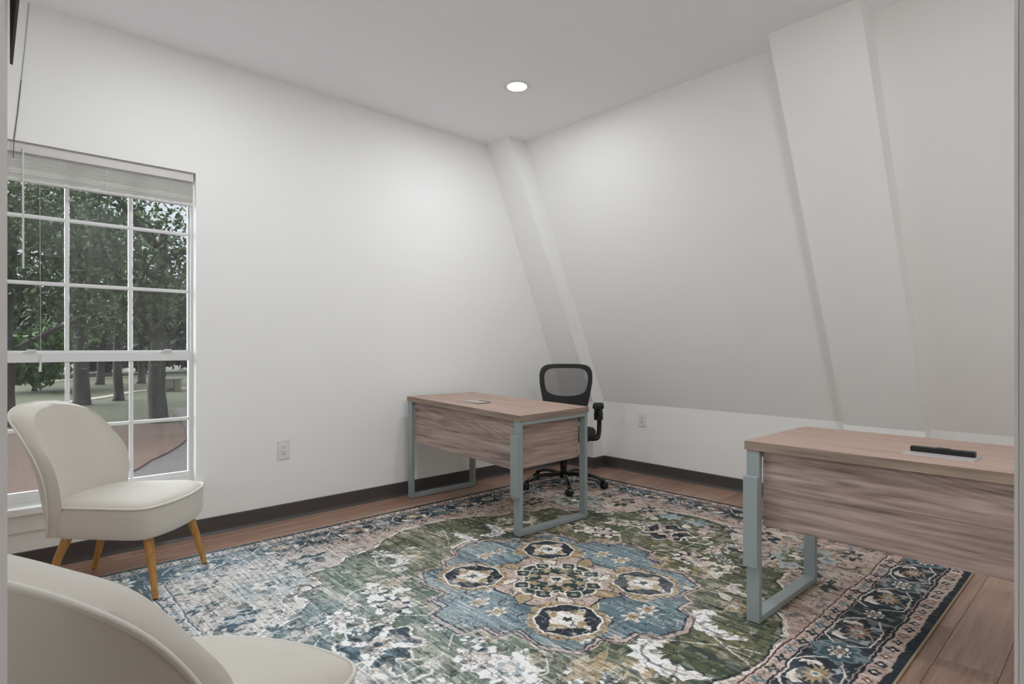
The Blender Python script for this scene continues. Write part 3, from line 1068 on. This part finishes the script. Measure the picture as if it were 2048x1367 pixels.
        while t < half - .34:
            fl(t, .320, .019, 4, .32, ['DKG', 'NAVY', 'TEAL'][k % 3], .2, 1.2); fl(t, .320, .007, 4, .2, 'PINK')
            ln([(t + .03, .335), (t + .045, .318), (t + .06, .330)], .005, 'BROWN')
            t += .094; k += 1
    side(0, 0, True, -1); side(0, 0, True, 1); side(0, 0, False, -1); side(0, 0, False, 1)
    for su in (1, -1):
        for sv in (1, -1):
            rosette(su * (HU - .19), sv * (HV - .19), .07, 'CREAM', 'TEAL', 'MUST')

    # --- abrash plus cool window daylight painted in: paler, bluer towards the -u end
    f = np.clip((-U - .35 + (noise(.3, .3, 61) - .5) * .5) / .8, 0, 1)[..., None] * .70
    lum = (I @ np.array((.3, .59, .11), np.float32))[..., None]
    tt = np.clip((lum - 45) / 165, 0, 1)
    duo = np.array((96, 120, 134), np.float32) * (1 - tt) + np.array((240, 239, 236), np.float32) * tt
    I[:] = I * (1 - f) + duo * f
    # --- hand-drawn contour clutter
    na = noise(.055, .075, 31); nb2 = noise(.04, .03, 32)
    inner = D > .36
    m = ((np.abs(na - .5) < .022) & inner & (nb2 > .45))[..., None]
    I[:] = np.where(m, I * .55 + K['INK'] * .45, I)
    m = ((np.abs(nb2 - .52) < .03) & inner & (na > .5))[..., None]
    I[:] = np.where(m, I * .45 + K['CREAM'] * .55, I)
    nc, nd = noise(.022, .034, 33), noise(.03, .022, 34)
    med = (((U - CU) / .62) ** 2 + ((V - CV) / .62) ** 2 < 1)
    m = ((nc > .74) & inner & ~med)[..., None] * .42
    I[:] = I * (1 - m) + np.array((190, 180, 170), np.float32) * m
    m = ((nd > .76) & inner & ~med)[..., None] * .45
    I[:] = I * (1 - m) + K['DKG'] * m
    m = ((np.abs(nc - .62) < .022) & inner)[..., None] * .55
    I[:] = I * (1 - m) + K['INK'] * m
    m = ((nc > .74) & (D > .1) & (D < .28))[..., None] * .5
    I[:] = I * (1 - m) + np.array((150, 150, 146), np.float32) * m
    # --- warp
    wu = (noise(.09, .09, 41) - .5) * .014 + (noise(.018, .018, 42) - .5) * .009
    wv = (noise(.09, .09, 43) - .5) * .014 + (noise(.018, .022, 44) - .5) * .010 + (rs.rand(nv, nu).astype(np.float32) - .5) * .0035
    ju = np.clip(((U + wu + HU) / RES).astype(int), 0, nu - 1); jv = np.clip(((V + wv + HV) / RES).astype(int), 0, nv - 1)
    I = I[jv, ju]
    # --- wear: cream abrasion, weft streaks, speckle
    w1 = noise(.34, .40, 51) * .6 + noise(.06, .13, 52) * .4
    s1 = noise(.006, .10, 53); s2 = noise(.0045, .0045, 54); s3 = noise(.012, .03, 55)
    ab = np.clip((w1 * .55 + s1 * .22 + s3 * .23 - .50) * 5, 0, 1)[..., None] * .52
    ab = ab * np.clip(.65 - U * .45, .25, 1.25)[..., None]
    I = I * (1 - ab) + np.array((203, 198, 192), np.float32) * ab
    I = I * (1 + (s1[..., None] - .5) * .22 + (s2[..., None] - .5) * .26)
    I = np.clip(I, 0, 255) / 255.
    lin = np.where(I <= .04045, I / 12.92, ((I + .055) / 1.055) ** 2.4) * RUG_GAIN
    lin = np.clip(lin, 0, .9)
    out = np.where(lin <= .0031308, lin * 12.92, 1.055 * np.maximum(lin, 1e-6) ** (1 / 2.4) - .055)
    buf = np.ones((nv, nu, 4), np.float32)
    buf[..., :3] = out
    im = bpy.data.images.new('rug_weave', nu, nv)
    im.pixels.foreach_set(buf.ravel())
    im.update()
    im.pack()
    return im


RUG_GAIN = 1.28
RX, RY, RHU, RHV, RTH = 2.15, 2.03, 1.85, 1.47, .008
rm = bpy.data.materials.new('rug_pile')
rm.use_nodes = True
nt = rm.node_tree
b = nt.nodes['Principled BSDF']
b.inputs['Roughness'].default_value = .95
b.inputs['Specular IOR Level'].default_value = .15
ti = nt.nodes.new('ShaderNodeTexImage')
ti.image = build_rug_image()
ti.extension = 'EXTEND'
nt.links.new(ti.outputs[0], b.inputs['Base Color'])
tcn = nt.nodes.new('ShaderNodeTexCoord')
nn_ = nt.nodes.new('ShaderNodeTexNoise'); nn_.inputs['Scale'].default_value = 260
nt.links.new(tcn.outputs['Object'], nn_.inputs['Vector'])
bpn = nt.nodes.new('ShaderNodeBump'); bpn.inputs['Strength'].default_value = .35; bpn.inputs['Distance'].default_value = .002
nt.links.new(nn_.outputs['Fac'], bpn.inputs['Height']); nt.links.new(bpn.outputs[0], b.inputs['Normal'])
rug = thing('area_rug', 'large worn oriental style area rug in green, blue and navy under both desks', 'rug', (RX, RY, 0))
bm = bmesh.new()
uvl = bm.loops.layers.uv.new('UVMap')
nx, ny = 40, 32
gv = [[bm.verts.new((-RHU + 2 * RHU * i / nx, -RHV + 2 * RHV * j / ny, RTH)) for j in range(ny + 1)] for i in range(nx + 1)]
for i in range(nx):
    for j in range(ny):
        bm.faces.new((gv[i][j], gv[i + 1][j], gv[i + 1][j + 1], gv[i][j + 1]))
bot = [bm.verts.new((sx * RHU, sy * RHV, .0005)) for sx, sy in ((-1, -1), (1, -1), (1, 1), (-1, 1))]
bm.faces.new(bot[::-1])
for f in bm.faces:
    for l in f.loops:
        l[uvl].uv = ((l.vert.co.x + RHU) / (2 * RHU), (l.vert.co.y + RHV) / (2 * RHV))
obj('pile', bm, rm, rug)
bm = bmesh.new()
e_ = .004
pts = []
for (ax, ay), (bx_, by_) in (((-1, -1), (1, -1)), ((1, -1), (1, 1)), ((1, 1), (-1, 1)), ((-1, 1), (-1, -1))):
    for k in range(30):
        t = k / 30
        pts.append(((ax + (bx_ - ax) * t) * (RHU + e_), (ay + (by_ - ay) * t) * (RHV + e_), .0052))
tube(bm, pts, .0046, 8, closed=True)
obj('edge_binding', bm, M['binding'], rug)
ZR = RTH

# ------------------------------------------------------------------ desks
def make_desk(label, loc, rotz, w, l, panel_side_y, lid_up, tops, bracket_y=-1):
    """local frame: x across (front panel on -x), y along; tops = height at y=-l/2 (x-,x+), y=+l/2 (x-,x+); feet heights likewise"""
    d = thing('desk', label, 'desk', loc, rotz, 'pair of office desks')
    (z00, z10), (z01, z11), (f0, f1) = tops
    def zt(x, y):
        a, c = x / w + .5, y / l + .5
        return (z00 * (1 - a) + z10 * a) * (1 - c) + (z01 * (1 - a) + z11 * a) * c
    th = .036
    bm = bmesh.new()
    box(bm, -w / 2, w / 2, -l / 2, l / 2, 0, 1, 0)
    for v in bm.verts:
        v.co.z = zt(v.co.x, v.co.y) - (th if v.co.z < .5 else 0)
    bmesh.ops.bevel(bm, geom=bm.edges[:], offset=.0015, segments=1, affect='EDGES')
    obj('desktop', bm, M['top_wood'], d)
    for nm, (xa, xb, ya, yb) in (('f', (-w / 2 - .0010, -w / 2 + .0004, -l / 2, l / 2)), ('n', (-w / 2, w / 2, -l / 2 - .0010, -l / 2 + .0004)), ('p', (-w / 2, w / 2, l / 2 - .0004, l / 2 + .0010))):
        bm = bmesh.new()
        box(bm, xa, xb, ya, yb, 0, 1)
        for v in bm.verts:
            v.co.z = zt(v.co.x, v.co.y) - (th if v.co.z < .5 else .0012)
        obj('edge_band', bm, M['edge_wood'] if nm == 'f' else M['edge_wood_x'], d)
    # end frames of rectangular tube
    tx, ty = .027, .054
    for e, foot in ((-1, f0), (1, f1)):
        yc = e * (l / 2 - ty / 2 - .006)
        xa, xb = -w / 2 + .004, w / 2 - .004
        fr = bpy.data.objects.new('end_frame', None); COL.objects.link(fr); fr.parent = d
        for x0 in (xa, xb - tx):
            bm = bmesh.new()
            box(bm, x0, x0 + tx, yc - ty / 2, yc + ty / 2, foot + .003, 1, .002)
            for v in bm.verts:
                if v.co.z > .5:
                    v.co.z = zt(v.co.x, v.co.y) - th - .0005 - (0 if v.co.z > .999 else .0015)
            obj('leg', bm, M['frame'], fr)
        bm = bmesh.new()
        box(bm, xa + tx, xb - tx, yc - ty / 2, yc + ty / 2, foot + .003, foot + .003 + tx, .002)
        obj('floor_bar', bm, M['frame'], fr)
        zz0 = zt(0, yc) - th - .0005
        sl = (zt(w / 2, yc) - zt(-w / 2, yc)) / w
        bm = bmesh.new()
        box(bm, xa + tx, xb - tx, yc - ty / 2, yc + ty / 2, -tx, 0, .002)
        for v in bm.verts:
            v.co.z += zz0 + sl * v.co.x
        obj('top_bar', bm, M['frame'], fr)
        for x0 in (xa + tx / 2, xb - tx / 2):
            bm = bmesh.new(); disc_lathe(bm, [(.010, 0), (.010, .004)], 10, (x0, yc, foot))
            obj('foot_pad', bm, M['foot'], fr)
        if e == bracket_y:
            bm = bmesh.new()
            box(bm, xa - .027, xa - .0004, yc - ty / 2 - .003, yc + ty / 2 + .003, .245, .617, .0025, 2)
            obj('leg_bracket', bm, M['frame'], fr)
    # front panel and end panel
    inner = l / 2 - ty - .010
    bm = bmesh.new()
    box(bm, -w / 2 + .030, -w / 2 + .048, -inner, inner, 0, 1)
    for v in bm.verts:
        v.co.z = zt(v.co.x, v.co.y) - (.345 if v.co.z < .5 else th + .001)
    obj('front_panel', bm, M['panel_wood'], d)
    if panel_side_y:
        yc = panel_side_y * (l / 2 - ty - .016)
        bm = bmesh.new()
        box(bm, -w / 2 + .048, w / 2 - .036, yc - .009, yc + .009, 0, 1)
        for v in bm.verts:
            v.co.z = zt(v.co.x, v.co.y) - (.340 if v.co.z < .5 else th + .001)
        obj('end_panel', bm, M['panel_wood_x'], d)
    # cable grommet set in the top
    gx, gy, hw, hl = lid_up
    z = zt(gx, gy)
    bm = bmesh.new()
    box(bm, gx - hw, gx + hw, gy - hl, gy + hl, z - .002, z + .0030, .0012)
    g = obj('cable_grommet', bm, M['grommet'], d)
    return d, g, z


desk1, g1, z1 = make_desk('far wood and grey metal desk beside the window wall', (2.704, 3.128, 0), -.025, .62, 1.282, -1, (-.10, .06, .058, .105),
                          ((.737, .750), (.772, .772), (ZR, 0.0)))
bm = bmesh.new(); box(bm, -.062, -.046, -.042, .075, z1 + .0024, z1 + .0042)
obj('lid_slot', bm, M['slot'], g1)
W_D2, L_D2 = .645, 1.30
desk2, g2, z2 = make_desk('near wood and grey metal desk cut off by the right edge of the frame', (2.349 + W_D2 / 2, 1.107 - L_D2 / 2, 0), 0, W_D2, L_D2, 0, (-.13, .018, .068, .105),
                          ((.758, .758), (.758, .758), (ZR, ZR)), bracket_y=1)
bm = bmesh.new()
box(bm, -.016, .016, -.096, .096, .003, .022, .003, 2)
box(bm, -.014, .010, -.022, .016, .021, .0245, .0015)
o_ = obj('grommet_lid', bm, M['black'], g2, (-.13 + .028, .018, z2))
o_['label'] = 'black raised lid bar'

# ------------------------------------------------------------------ accent chairs
LEG_DROP = CAM_H * .026 / .974

def make_accent_chair(label, loc, rotz):
    t = thing('accent_chair', label, 'chair', loc, rotz, 'pair of velvet accent chairs')
    H = [(-.4456, .004, .8655), (-.4429, .127, .8551), (-.4047, .2220, .8160), (-.3244, .2560, .7323), (-.2450, .2680, .6135),
         (-.2080, .2650, .5048), (-.2060, .2520, .3969), (-.2242, .2270, .3113), (-.2400, .2090, .255)]
    I = [(-.3605, .004, .8544), (-.3500, .116, .8364), (-.3057, .2050, .7913), (-.2450, .2480, .6978), (-.1811, .2600, .6033),
         (-.1560, .2520, .5044), (-.1570, .2350, .4037), (-.1700, .2140, .3200), (-.1806, .2030, .255)]
    n = 9
    h = catmull(H, n); ii = catmull(I, n)
    so = lambda z: -.300 - (z - .255) / .611 * .148
    rings = []
    na = 14
    for (xo, yo, zo), (xi, yi, zi) in zip(h[::-1], ii[::-1]):
        B = max(xo - so(zo), .001)
        Ci = max(xi - (so(zi) + .085), 0.0)
        r = []
        for k in range(na + 1):                       # outer, +y to -y
            ps = PI / 2 - PI * k / na
            r.append((xo - B * max(math.cos(ps), 0) ** 1.3, yo * math.sin(ps), zo + (0 if zo < .8 else 0.0)))
        tz = (zo - .255) / .611
        for k in (1, 2, 3):                           # band -y side
            f = k / 4
            bul = .007 * math.sin(PI * f)
            r.append((xo + (xi - xo) * f, -(yo + (yi - yo) * f + bul * (1 - tz ** 3)), zo + (zi - zo) * f + bul * tz ** 3))
        for k in range(na + 1):                       # inner, -y to +y
            ps = -PI / 2 + PI * k / na
            r.append((xi - Ci * max(math.cos(ps), 0) ** 1.3, yi * math.sin(ps), zi))
        for k in (3, 2, 1):
            f = k / 4
            bul = .007 * math.sin(PI * f)
            r.append((xo + (xi - xo) * f, (yo + (yi - yo) * f + bul * (1 - tz ** 3)), zo + (zi - zo) * f + bul * tz ** 3))
        rings.append(r)
    bm = bmesh.new()
    R = loft(bm, rings, True, False)
    # close the top with a crowned strip
    top = R[-1]
    bmesh.ops.holes_fill(bm, edges=[e for e in bm.edges if e.is_boundary], sides=0)
    bmesh.ops.triangulate(bm, faces=[f for f in bm.faces if len(f.verts) > 4])
    back = obj('backrest', bm, M['velvet'], t, smooth=True, sharp=70)
    rim = np.vstack([(h * [1, -1, 1])[::-1], h[1:]])
    bm = bmesh.new()
    tube(bm, [(x - .002, y * 1.006, z + .001) for x, y, z in rim], .0052, 6)
    obj('piping', bm, M['piping'], back, smooth=True)
    # seat
    half = [(-.262, .0), (-.25, .10), (-.225, .175), (-.185, .222), (-.10, .236), (0, .247), (.12, .260), (.195, .262), (.243, .237), (.272, .17), (.290, .085), (.296, 0)]
    hp = catmull(half, 5)
    out = np.vstack([hp, (hp * [1, -1])[::-1][1:-1]])
    def ring(s, z, dz=0.0):
        return [(x * s + .01 * (1 - s), y * s, z + dz * (1 - ((x / .29) ** 2))) for x, y in out]
    lv = [(.90, .252, 0), (.965, .254, 0), (.99, .264, 0), (1.0, .290, 0), (1.004, .335, 0), (1.0, .380, 0), (.992, .393, 0), (.978, .402, 0),
          (.94, .411, 0), (.86, .420, 0.002), (.70, .428, .003), (.5, .433, .004), (.25, .435, .005), (.04, .436, .005)]
    bm = bmesh.new()
    loft(bm, [ring(*a) for a in lv])
    seat = obj('seat', bm, M['velvet'], t, smooth=True, sharp=60)
    bm = bmesh.new()
    k0 = [p for p in ring(1.0, .398) if p[0] > -.2]
    ks = sorted(k0, key=lambda p: math.atan2(p[1], p[0] + .02))
    tube(bm, ks, .0056, 6)
    obj('piping', bm, M['piping'], seat, smooth=True)
    for (xt, yt, xf, yf) in ((.195, .175, .262, .222), (.195, -.175, .262, -.222), (-.185, .135, -.285, .165), (-.185, -.135, -.285, -.165)):
        bm = bmesh.new()
        tube(bm, [(xt, yt, .275), (xt + (xf - xt) * .5, yt + (yf - yt) * .5, .140), (xf, yf, .006 - LEG_DROP)], [.0235, .0185, .0125], 16)
        lg = obj('leg', bm, M['leg_wood'], t, smooth=True, sharp=50)
        bm = bmesh.new()
        tube(bm, [(xf, yf, .0065 - LEG_DROP), (xf, yf, -LEG_DROP)], [.0105, .0100], 12)
        obj('foot_glide', bm, M['foot'], lg)
    return t


CS = .974
chair1 = make_accent_chair('cream velvet accent chair with wooden legs under the window', (.560 * CS, 3.425 * CS, ZR + CAM_H * (1 - CS)), math.radians(-41.5))
chair2 = copy_tree(chair1)
chair1.scale = chair2.scale = (CS, CS, CS)
chair2.location = (.311 * CS, 1.307 * CS, ZR + CAM_H * (1 - CS))
chair2.rotation_euler = (0, 0, math.radians(33.3))
chair2['label'] = 'cream velvet accent chair seen from behind in the near left corner'

# ------------------------------------------------------------------ office chair
oc = thing('office_chair', 'black mesh back office chair on casters behind the far desk', 'chair', (3.53, 3.185, ZR), math.radians(218))
A0 = math.radians(218)


def spin_caster(bm, c_, s_):
    bmesh.ops.scale(bm, vec=(1.15, 1.15, 1.0), space=Matrix.Translation((-.330 * c_, -.330 * s_, 0)), verts=bm.verts)
    bmesh.ops.rotate(bm, cent=(.330 * c_, .330 * s_, 0), matrix=Matrix.Rotation(1.0, 3, 'Z'), verts=bm.verts)


for k in range(5):
    aw = math.radians(14 + 72 * k) - A0
    c_, s_ = math.cos(aw), math.sin(aw)
    prof = [(.02, .098), (.10, .104), (.19, .102), (.265, .088), (.312, .070), (.330, .056)]
    bm = bmesh.new()
    tube(bm, [(r * c_, r * s_, z) for r, z in catmull([(a, b) for a, b in prof], 4)], [.021 - .006 * i / 20 for i in range(21)], 8, flat=.8)
    arm = obj('base_arm', bm, M['black_gloss'], oc, smooth=True)
    bm = bmesh.new()
    for sgn in (-1, 1):
        rings = []
        for (rr, off) in ((.012, .004), (.024, .006), (.026, .012), (.024, .019), (.012, .021)):
            rings.append([(.330 * c_ - s_ * off * sgn + rr * math.cos(q) * c_, .330 * s_ + c_ * off * sgn + rr * math.cos(q) * s_, .0262 + rr * math.sin(q)) for q in [2 * PI * j / 14 for j in range(14)]])
        loft(bm, rings)
    spin_caster(bm, c_, s_)
    ca = obj('caster', bm, M['black'], oc, smooth=True, sharp=50)
    bm = bmesh.new()
    rings = []
    for off in (-.018, -.012, .012, .018):
        rr = .030 if abs(off) < .015 else .024
        rings.append([(.330 * c_ - s_ * off + rr * math.cos(q) * c_, .330 * s_ + c_ * off + rr * math.cos(q) * s_, .0285 + rr * math.sin(q)) for q in [-.2 + (PI + .4) * j / 10 for j in range(11)]])
    loft(bm, rings)
    tube(bm, [(.330 * c_, .330 * s_, .05), (.330 * c_, .330 * s_, .072)], .009, 8)
    spin_caster(bm, c_, s_)
    obj('caster_hood', bm, M['black_gloss'], ca, smooth=True, sharp=40)
bm = bmesh.new()
disc_lathe(bm, [(.030, .070), (.036, .085), (.034, .125), (.027, .130), (.027, .26), (.018, .262), (.018, .385)], 20)
obj('gas_column', bm, M['black_gloss'], oc, smooth=True, sharp=40)
bm = bmesh.new(); box(bm, -.11, .10, -.07, .07, .372, .412, .012, 2)
obj('tilt_mechanism', bm, M['black'], oc)
# seat cushion
sq = []
for k in range(40):
    q = 2 * PI * k / 40
    c_, s_ = math.cos(q), math.sin(q)
    sq.append((.235 * math.copysign(abs(c_) ** .55, c_), .262 * math.copysign(abs(s_) ** .55, s_)))
bm = bmesh.new()
loft(bm, [[(x * s + .02, y * s, z - (.02 * max(0, (x - .12) / .12) ** 2)) for x, y in sq] for s, z in ((.82, .405), (.93, .408), (1.0, .425), (1.0, .450), (.95, .468), (.8, .476), (.4, .478), (.05, .478))])
obj('seat', bm, M['black_fabric'], oc, smooth=True, sharp=60)
# back frame: rounded trapezoid ring, leaning back
def bx(z):
    return -.215 - (z - .45) * .10


def outline(pts, n=5):
    return catmull(pts + pts[:1], n)[:-1]


OUT = [(0, .992), (.12, .990), (.190, .975), (.223, .93), (.228, .85), (.215, .76), (.195, .66), (.17, .56), (.14, .505), (.07, .490),
       (-.0, .488), (-.07, .490), (-.14, .505), (-.17, .56), (-.195, .66), (-.215, .76), (-.228, .85), (-.223, .93), (-.190, .975), (-.12, .990)]
INN = [(0, .955), (.10, .954), (.155, .942), (.185, .905), (.188, .85), (.178, .79), (.160, .752), (.12, .728), (.07, .716), (.03, .712),
       (0, .711), (-.03, .712), (-.07, .716), (-.12, .728), (-.160, .752), (-.178, .79), (-.188, .85), (-.185, .905), (-.155, .942), (-.10, .954)]
oo, inn = outline(OUT), outline(INN)
bm = bmesh.new()
n_ = len(oo)
rr = []
for off_o, off_i, d in ((0, 0, .014), (-.004, -.004, .018), (-.004, -.004, -.014), (0, 0, -.010)):
    rr.append(d)
def P3(y, z, d):
    return (bx(z) + d - .05 * (1 - (y / .25) ** 2), y, z)
rows_ = []
for src, d in ((oo, -.012), (oo, .010), (oo * [.985, 1] - [0, .004], .018), (inn * [1.02, 1.004], .018), (inn, .010), (inn, -.012)):
    rows_.append([bm.verts.new(P3(y, z, d)) for y, z in src])
for a in range(6):
    A, B = rows_[a], rows_[(a + 1) % 6]
    for k in range(n_):
        j = (k + 1) % n_
        bm.faces.new((A[k], A[j], B[j], B[k]))
obj('back_frame', bm, M['black'], oc, smooth=True, sharp=45)
bm = bmesh.new()
gr = []
for i in range(13):
    z = .705 + (.962 - .705) * i / 12
    # half width of the opening at this height
    ys = [abs(a) for a, b in inn if abs(b - z) < .02]
    hw = (max(ys) if ys else .19) + .006
    gr.append([bm.verts.new(P3(-hw + 2 * hw * j / 12, z, .003)) for j in range(13)])
for i in range(12):
    for j in range(12):
        bm.faces.new((gr[i][j], gr[i][j + 1], gr[i + 1][j + 1], gr[i + 1][j]))
obj('back_mesh', bm, M['mesh'], oc, smooth=True)
bm = bmesh.new()
tube(bm, [(bx(.62) - .06, 0, .62), (bx(.5) - .06, 0, .50), (-.20, 0, .43), (-.08, 0, .395)], [.03, .032, .03, .026], 10, flat=.6)
obj('back_bracket', bm, M['black'], oc, smooth=True)
for sg in (-1, 1):
    bm = bmesh.new()
    pp = catmull([(.05, sg * .20, .402), (.03, sg * .268, .405), (.02, sg * .286, .45), (.01, sg * .290, .53), (.02, sg * .286, .62), (.03, sg * .280, .655)], 5)
    tube(bm, [tuple(p) for p in pp], [.027] * 8 + [.024] * (len(pp) - 8), 10, flat=.75)
    arm = obj('armrest', bm, M['black'], oc, smooth=True)
    bm = bmesh.new()
    tube(bm, [(.045, sg * .284, .555), (.05, sg * .284, .60), (.04, sg * .282, .66)], [.036, .037, .030], 10, flat=.8)
    obj('arm_sleeve', bm, M['black_gloss'], arm, smooth=True, sharp=50)
    bm = bmesh.new()
    pr = [(-.115, .03), (-.10, .040), (.0, .044), (.10, .044), (.130, .036), (.140, .02), (.140, -.02), (.130, -.036), (.10, -.044), (0, -.044), (-.10, -.040), (-.115, -.03)]
    loft(bm, [[(.03 + x * s, sg * .282 + y * s, z) for x, y in pr] for s, z in ((.9, .650), (1, .656), (1, .672), (.94, .680), (.7, .683))])
    obj('arm_pad', bm, M['black_fabric'], arm, smooth=True, sharp=50)

# ------------------------------------------------------------------ outdoors (upper-floor view)
G = -3.2


def flat(name, P, z, m, th=.05):
    bm = bmesh.new()
    prism(bm, P, z - th, z, 'Z')
    return struct(obj(name, bm, m))


flat('lawn', [(-60, 8), (90, 8), (120, 260), (-90, 260)], G - .02, M['grass'], .3)
flat('pine_straw_bed', [(-6, 12), (10.5, 17), (10.6, 33), (9.2, 36.9), (6.3, 37.8), (1.2, 42.5), (-8, 46)], G, M['straw'], .02)
crv = [(-2, 19.9), (0.8, 21.2), (2.4, 22.0), (3.88, 23.37), (4.77, 25.11), (5.83, 26.92), (7.15, 30.01), (8.3, 35), (10, 46)]
cc_ = catmull(crv, 6)
flat('driveway', [(p[0], p[1]) for p in cc_] + [(40, 46), (40, 8), (-2, 8)], G + .05, M['drive'], .1)
bm = bmesh.new()
tube(bm, [(p[0], p[1], G + .06) for p in cc_], .05, 6)
struct(obj('curb', bm, M['curb']))


def ribbon(name, P, w, z, m):
    c = catmull(P, 6)
    L_, R_ = [], []
    for i, p in enumerate(c):
        t = c[min(i + 1, len(c) - 1)] - c[max(i - 1, 0)]
        t /= np.linalg.norm(t)
        L_.append((p[0] - t[1] * w, p[1] + t[0] * w)); R_.append((p[0] + t[1] * w, p[1] - t[0] * w))
    return flat(name, L_ + R_[::-1], z, m, .05)


ribbon('footpath', [(-8, 50), (1.6, 54.7), (5.4, 57.2), (9.1, 62.2), (11, 65.9), (16.4, 68.3), (30, 70)], .55, G + .03, M['path'])
ribbon('far_footpath', [(-6, 82), (3.7, 87.9), (9, 95.4), (16.7, 100.6), (34, 108)], .6, G + .03, M['path'])

sh = thing('utility_shed', 'small pale utility shed beside the footpath', 'shed', (14.14, 64.73, G), -.35)
bm = bmesh.new(); box(bm, -.85, .85, -.5, .5, 0, 1.15)
obj('wall_panel', bm, M['shed'], sh)
bm = bmesh.new(); prism(bm, [(-.62, 1.12), (.62, 1.12), (.5, 1.26), (-.5, 1.26)], -.95, .95, 'X')
obj('roof', bm, M['shed_roof'], sh)
bm = bmesh.new(); box(bm, .25, .33, -.52, -.5, 0, 1.12); box(bm, -.3, .2, -.515, -.5, .02, .3)
obj('door', bm, M['shed_roof'], sh)


def tree(name, label, x, y, h, r, seed, leaf, crown, nleaf, lsize, lean=0.0, fork=.45, group=None):
    rd = random.Random(seed)
    nr = np.random.RandomState(seed)
    t = thing(name, label, 'tree', (x, y, G), 0, group)
    bm = bmesh.new()
    top = h * .62
    pts = [(0, 0, -.1), (r * .1, 0, .25)]
    nseg = 7
    for i in range(1, nseg + 1):
        f = i / nseg
        pts.append((lean * f * f * top + rd.uniform(-.12, .12) * r * 2, rd.uniform(-.12, .12) * r * 2, .25 + top * f))
    tube(bm, pts, [r * 1.35, r * 1.05] + [r * (1 - .55 * i / nseg) for i in range(1, nseg + 1)], 10)
    tips = []
    nl = 8
    for k in range(nl):
        f = fork + (1 - fork) * k / nl * .95
        z0 = .25 + top * f
        i0 = min(int(f * nseg) + 1, len(pts) - 1)
        bx0, by0 = pts[i0][0], pts[i0][1]
        a = rd.uniform(0, 6.28) + k * 2.4
        L_ = crown * rd.uniform(.6, 1.0)
        P = [(bx0, by0, z0)]
        for s in range(1, 6):
            g = s / 5
            a += rd.uniform(-.25, .25)
            P.append((bx0 + math.cos(a) * L_ * g, by0 + math.sin(a) * L_ * g, z0 + h * .26 * g ** 1.3 * rd.uniform(.7, 1.15)))
        tube(bm, P, [r * .5 * (1 - .8 * s / 5) for s in range(6)], 7)
        tips += [P[2], P[3], P[4], P[5]]
        for q in (3, 4):
            a2 = a + rd.choice((-1, 1)) * rd.uniform(.5, 1.1)
            E = (P[q][0] + math.cos(a2) * L_ * .45, P[q][1] + math.sin(a2) * L_ * .45, P[q][2] + rd.uniform(-.05, .12) * h)
            tube(bm, [P[q], ((P[q][0] + E[0]) / 2, (P[q][1] + E[1]) / 2, (P[q][2] + E[2]) / 2 + .2), E], [r * .16, r * .1, r * .04], 5)
            tips.append(E)
    tips += [pts[-1]] * 2
    obj('trunk', bm, M['bark'], t, smooth=True)
    tips = np.array(tips)
    c = tips[nr.randint(len(tips), size=nleaf)] + nr.normal(size=(nleaf, 3)) * [crown * .20, crown * .20, h * .062]
    n1 = nr.normal(size=(nleaf, 3)); n1 /= np.linalg.norm(n1, axis=1)[:, None]
    n2 = nr.normal(size=(nleaf, 3)); n2 -= n1 * (n1 * n2).sum(1)[:, None]; n2 /= np.linalg.norm(n2, axis=1)[:, None]
    s = lsize * nr.uniform(.5, 1.2, size=(nleaf, 1))
    Vt = np.stack([c - n1 * s, c + n2 * s * .55, c + n1 * s, c - n2 * s * .55], 1).reshape(-1, 3)
    me = bpy.data.meshes.new('foliage')
    me.from_pydata(Vt.tolist(), [], np.arange(nleaf * 4).reshape(-1, 4).tolist())
    fo = link('foliage', me, leaf, t)
    fo['kind'] = 'stuff'
    return t


tree('oak_tree', 'thick trunked oak on the pine straw behind the right panes', 7.75, 38.8, 17.5, .50, 3, M['leaf_dark'], 6.8, 5200, .19, .02, .40)
tree('oak_tree', 'oak trunk standing behind the middle panes', 5.8, 54.2, 21, .55, 5, M['leaf_dark'], 8, 5200, .23, -.03, .42)
tree('oak_tree', 'slimmer oak trunk right of the middle oak', 8.47, 56.2, 19, .36, 8, M['leaf_dark'], 6.5, 4500, .23, .0, .5)
tree('oak_tree', 'oak with a leaning limb at the left edge of the window', 1.2, 42.0, 17.5, .40, 12, M['leaf_dark'], 6.5, 4500, .20, .03, .34)
tree('oak_tree', 'distant oak trunk left of centre beyond the footpath', 10.5, 81.6, 15, .42, 15, M['leaf_dark'], 6.5, 1400, .42)
tree('oak_tree', 'distant oak trunk right of centre beyond the footpath', 14.4, 80.5, 15, .42, 19, M['leaf_dark'], 6.5, 1400, .42)
tree('leafy_tree', 'bright green bushy tree low behind the left panes', 4.2, 74, 7.2, .2, 23, M['leaf_light'], 3.6, 3600, .42, 0, .15)
for k, (x, y, h) in enumerate(((-6, 112, 16), (2, 118, 15), (9, 114, 17), (16, 120, 15), (23, 116, 18), (30, 122, 15), (37, 118, 17), (12, 108, 8), (20, 110, 7), (6, 106, 7), (27, 110, 8), (-2, 108, 8))):
    tree('woodland_tree', 'dark tree in the woodland edge far behind the lawn', x, y, h, .35, 40 + k, M['leaf_far'], 5.5 if h > 10 else 4.5, 2200, .75, 0, .1, 'woodland trees far behind the lawn')
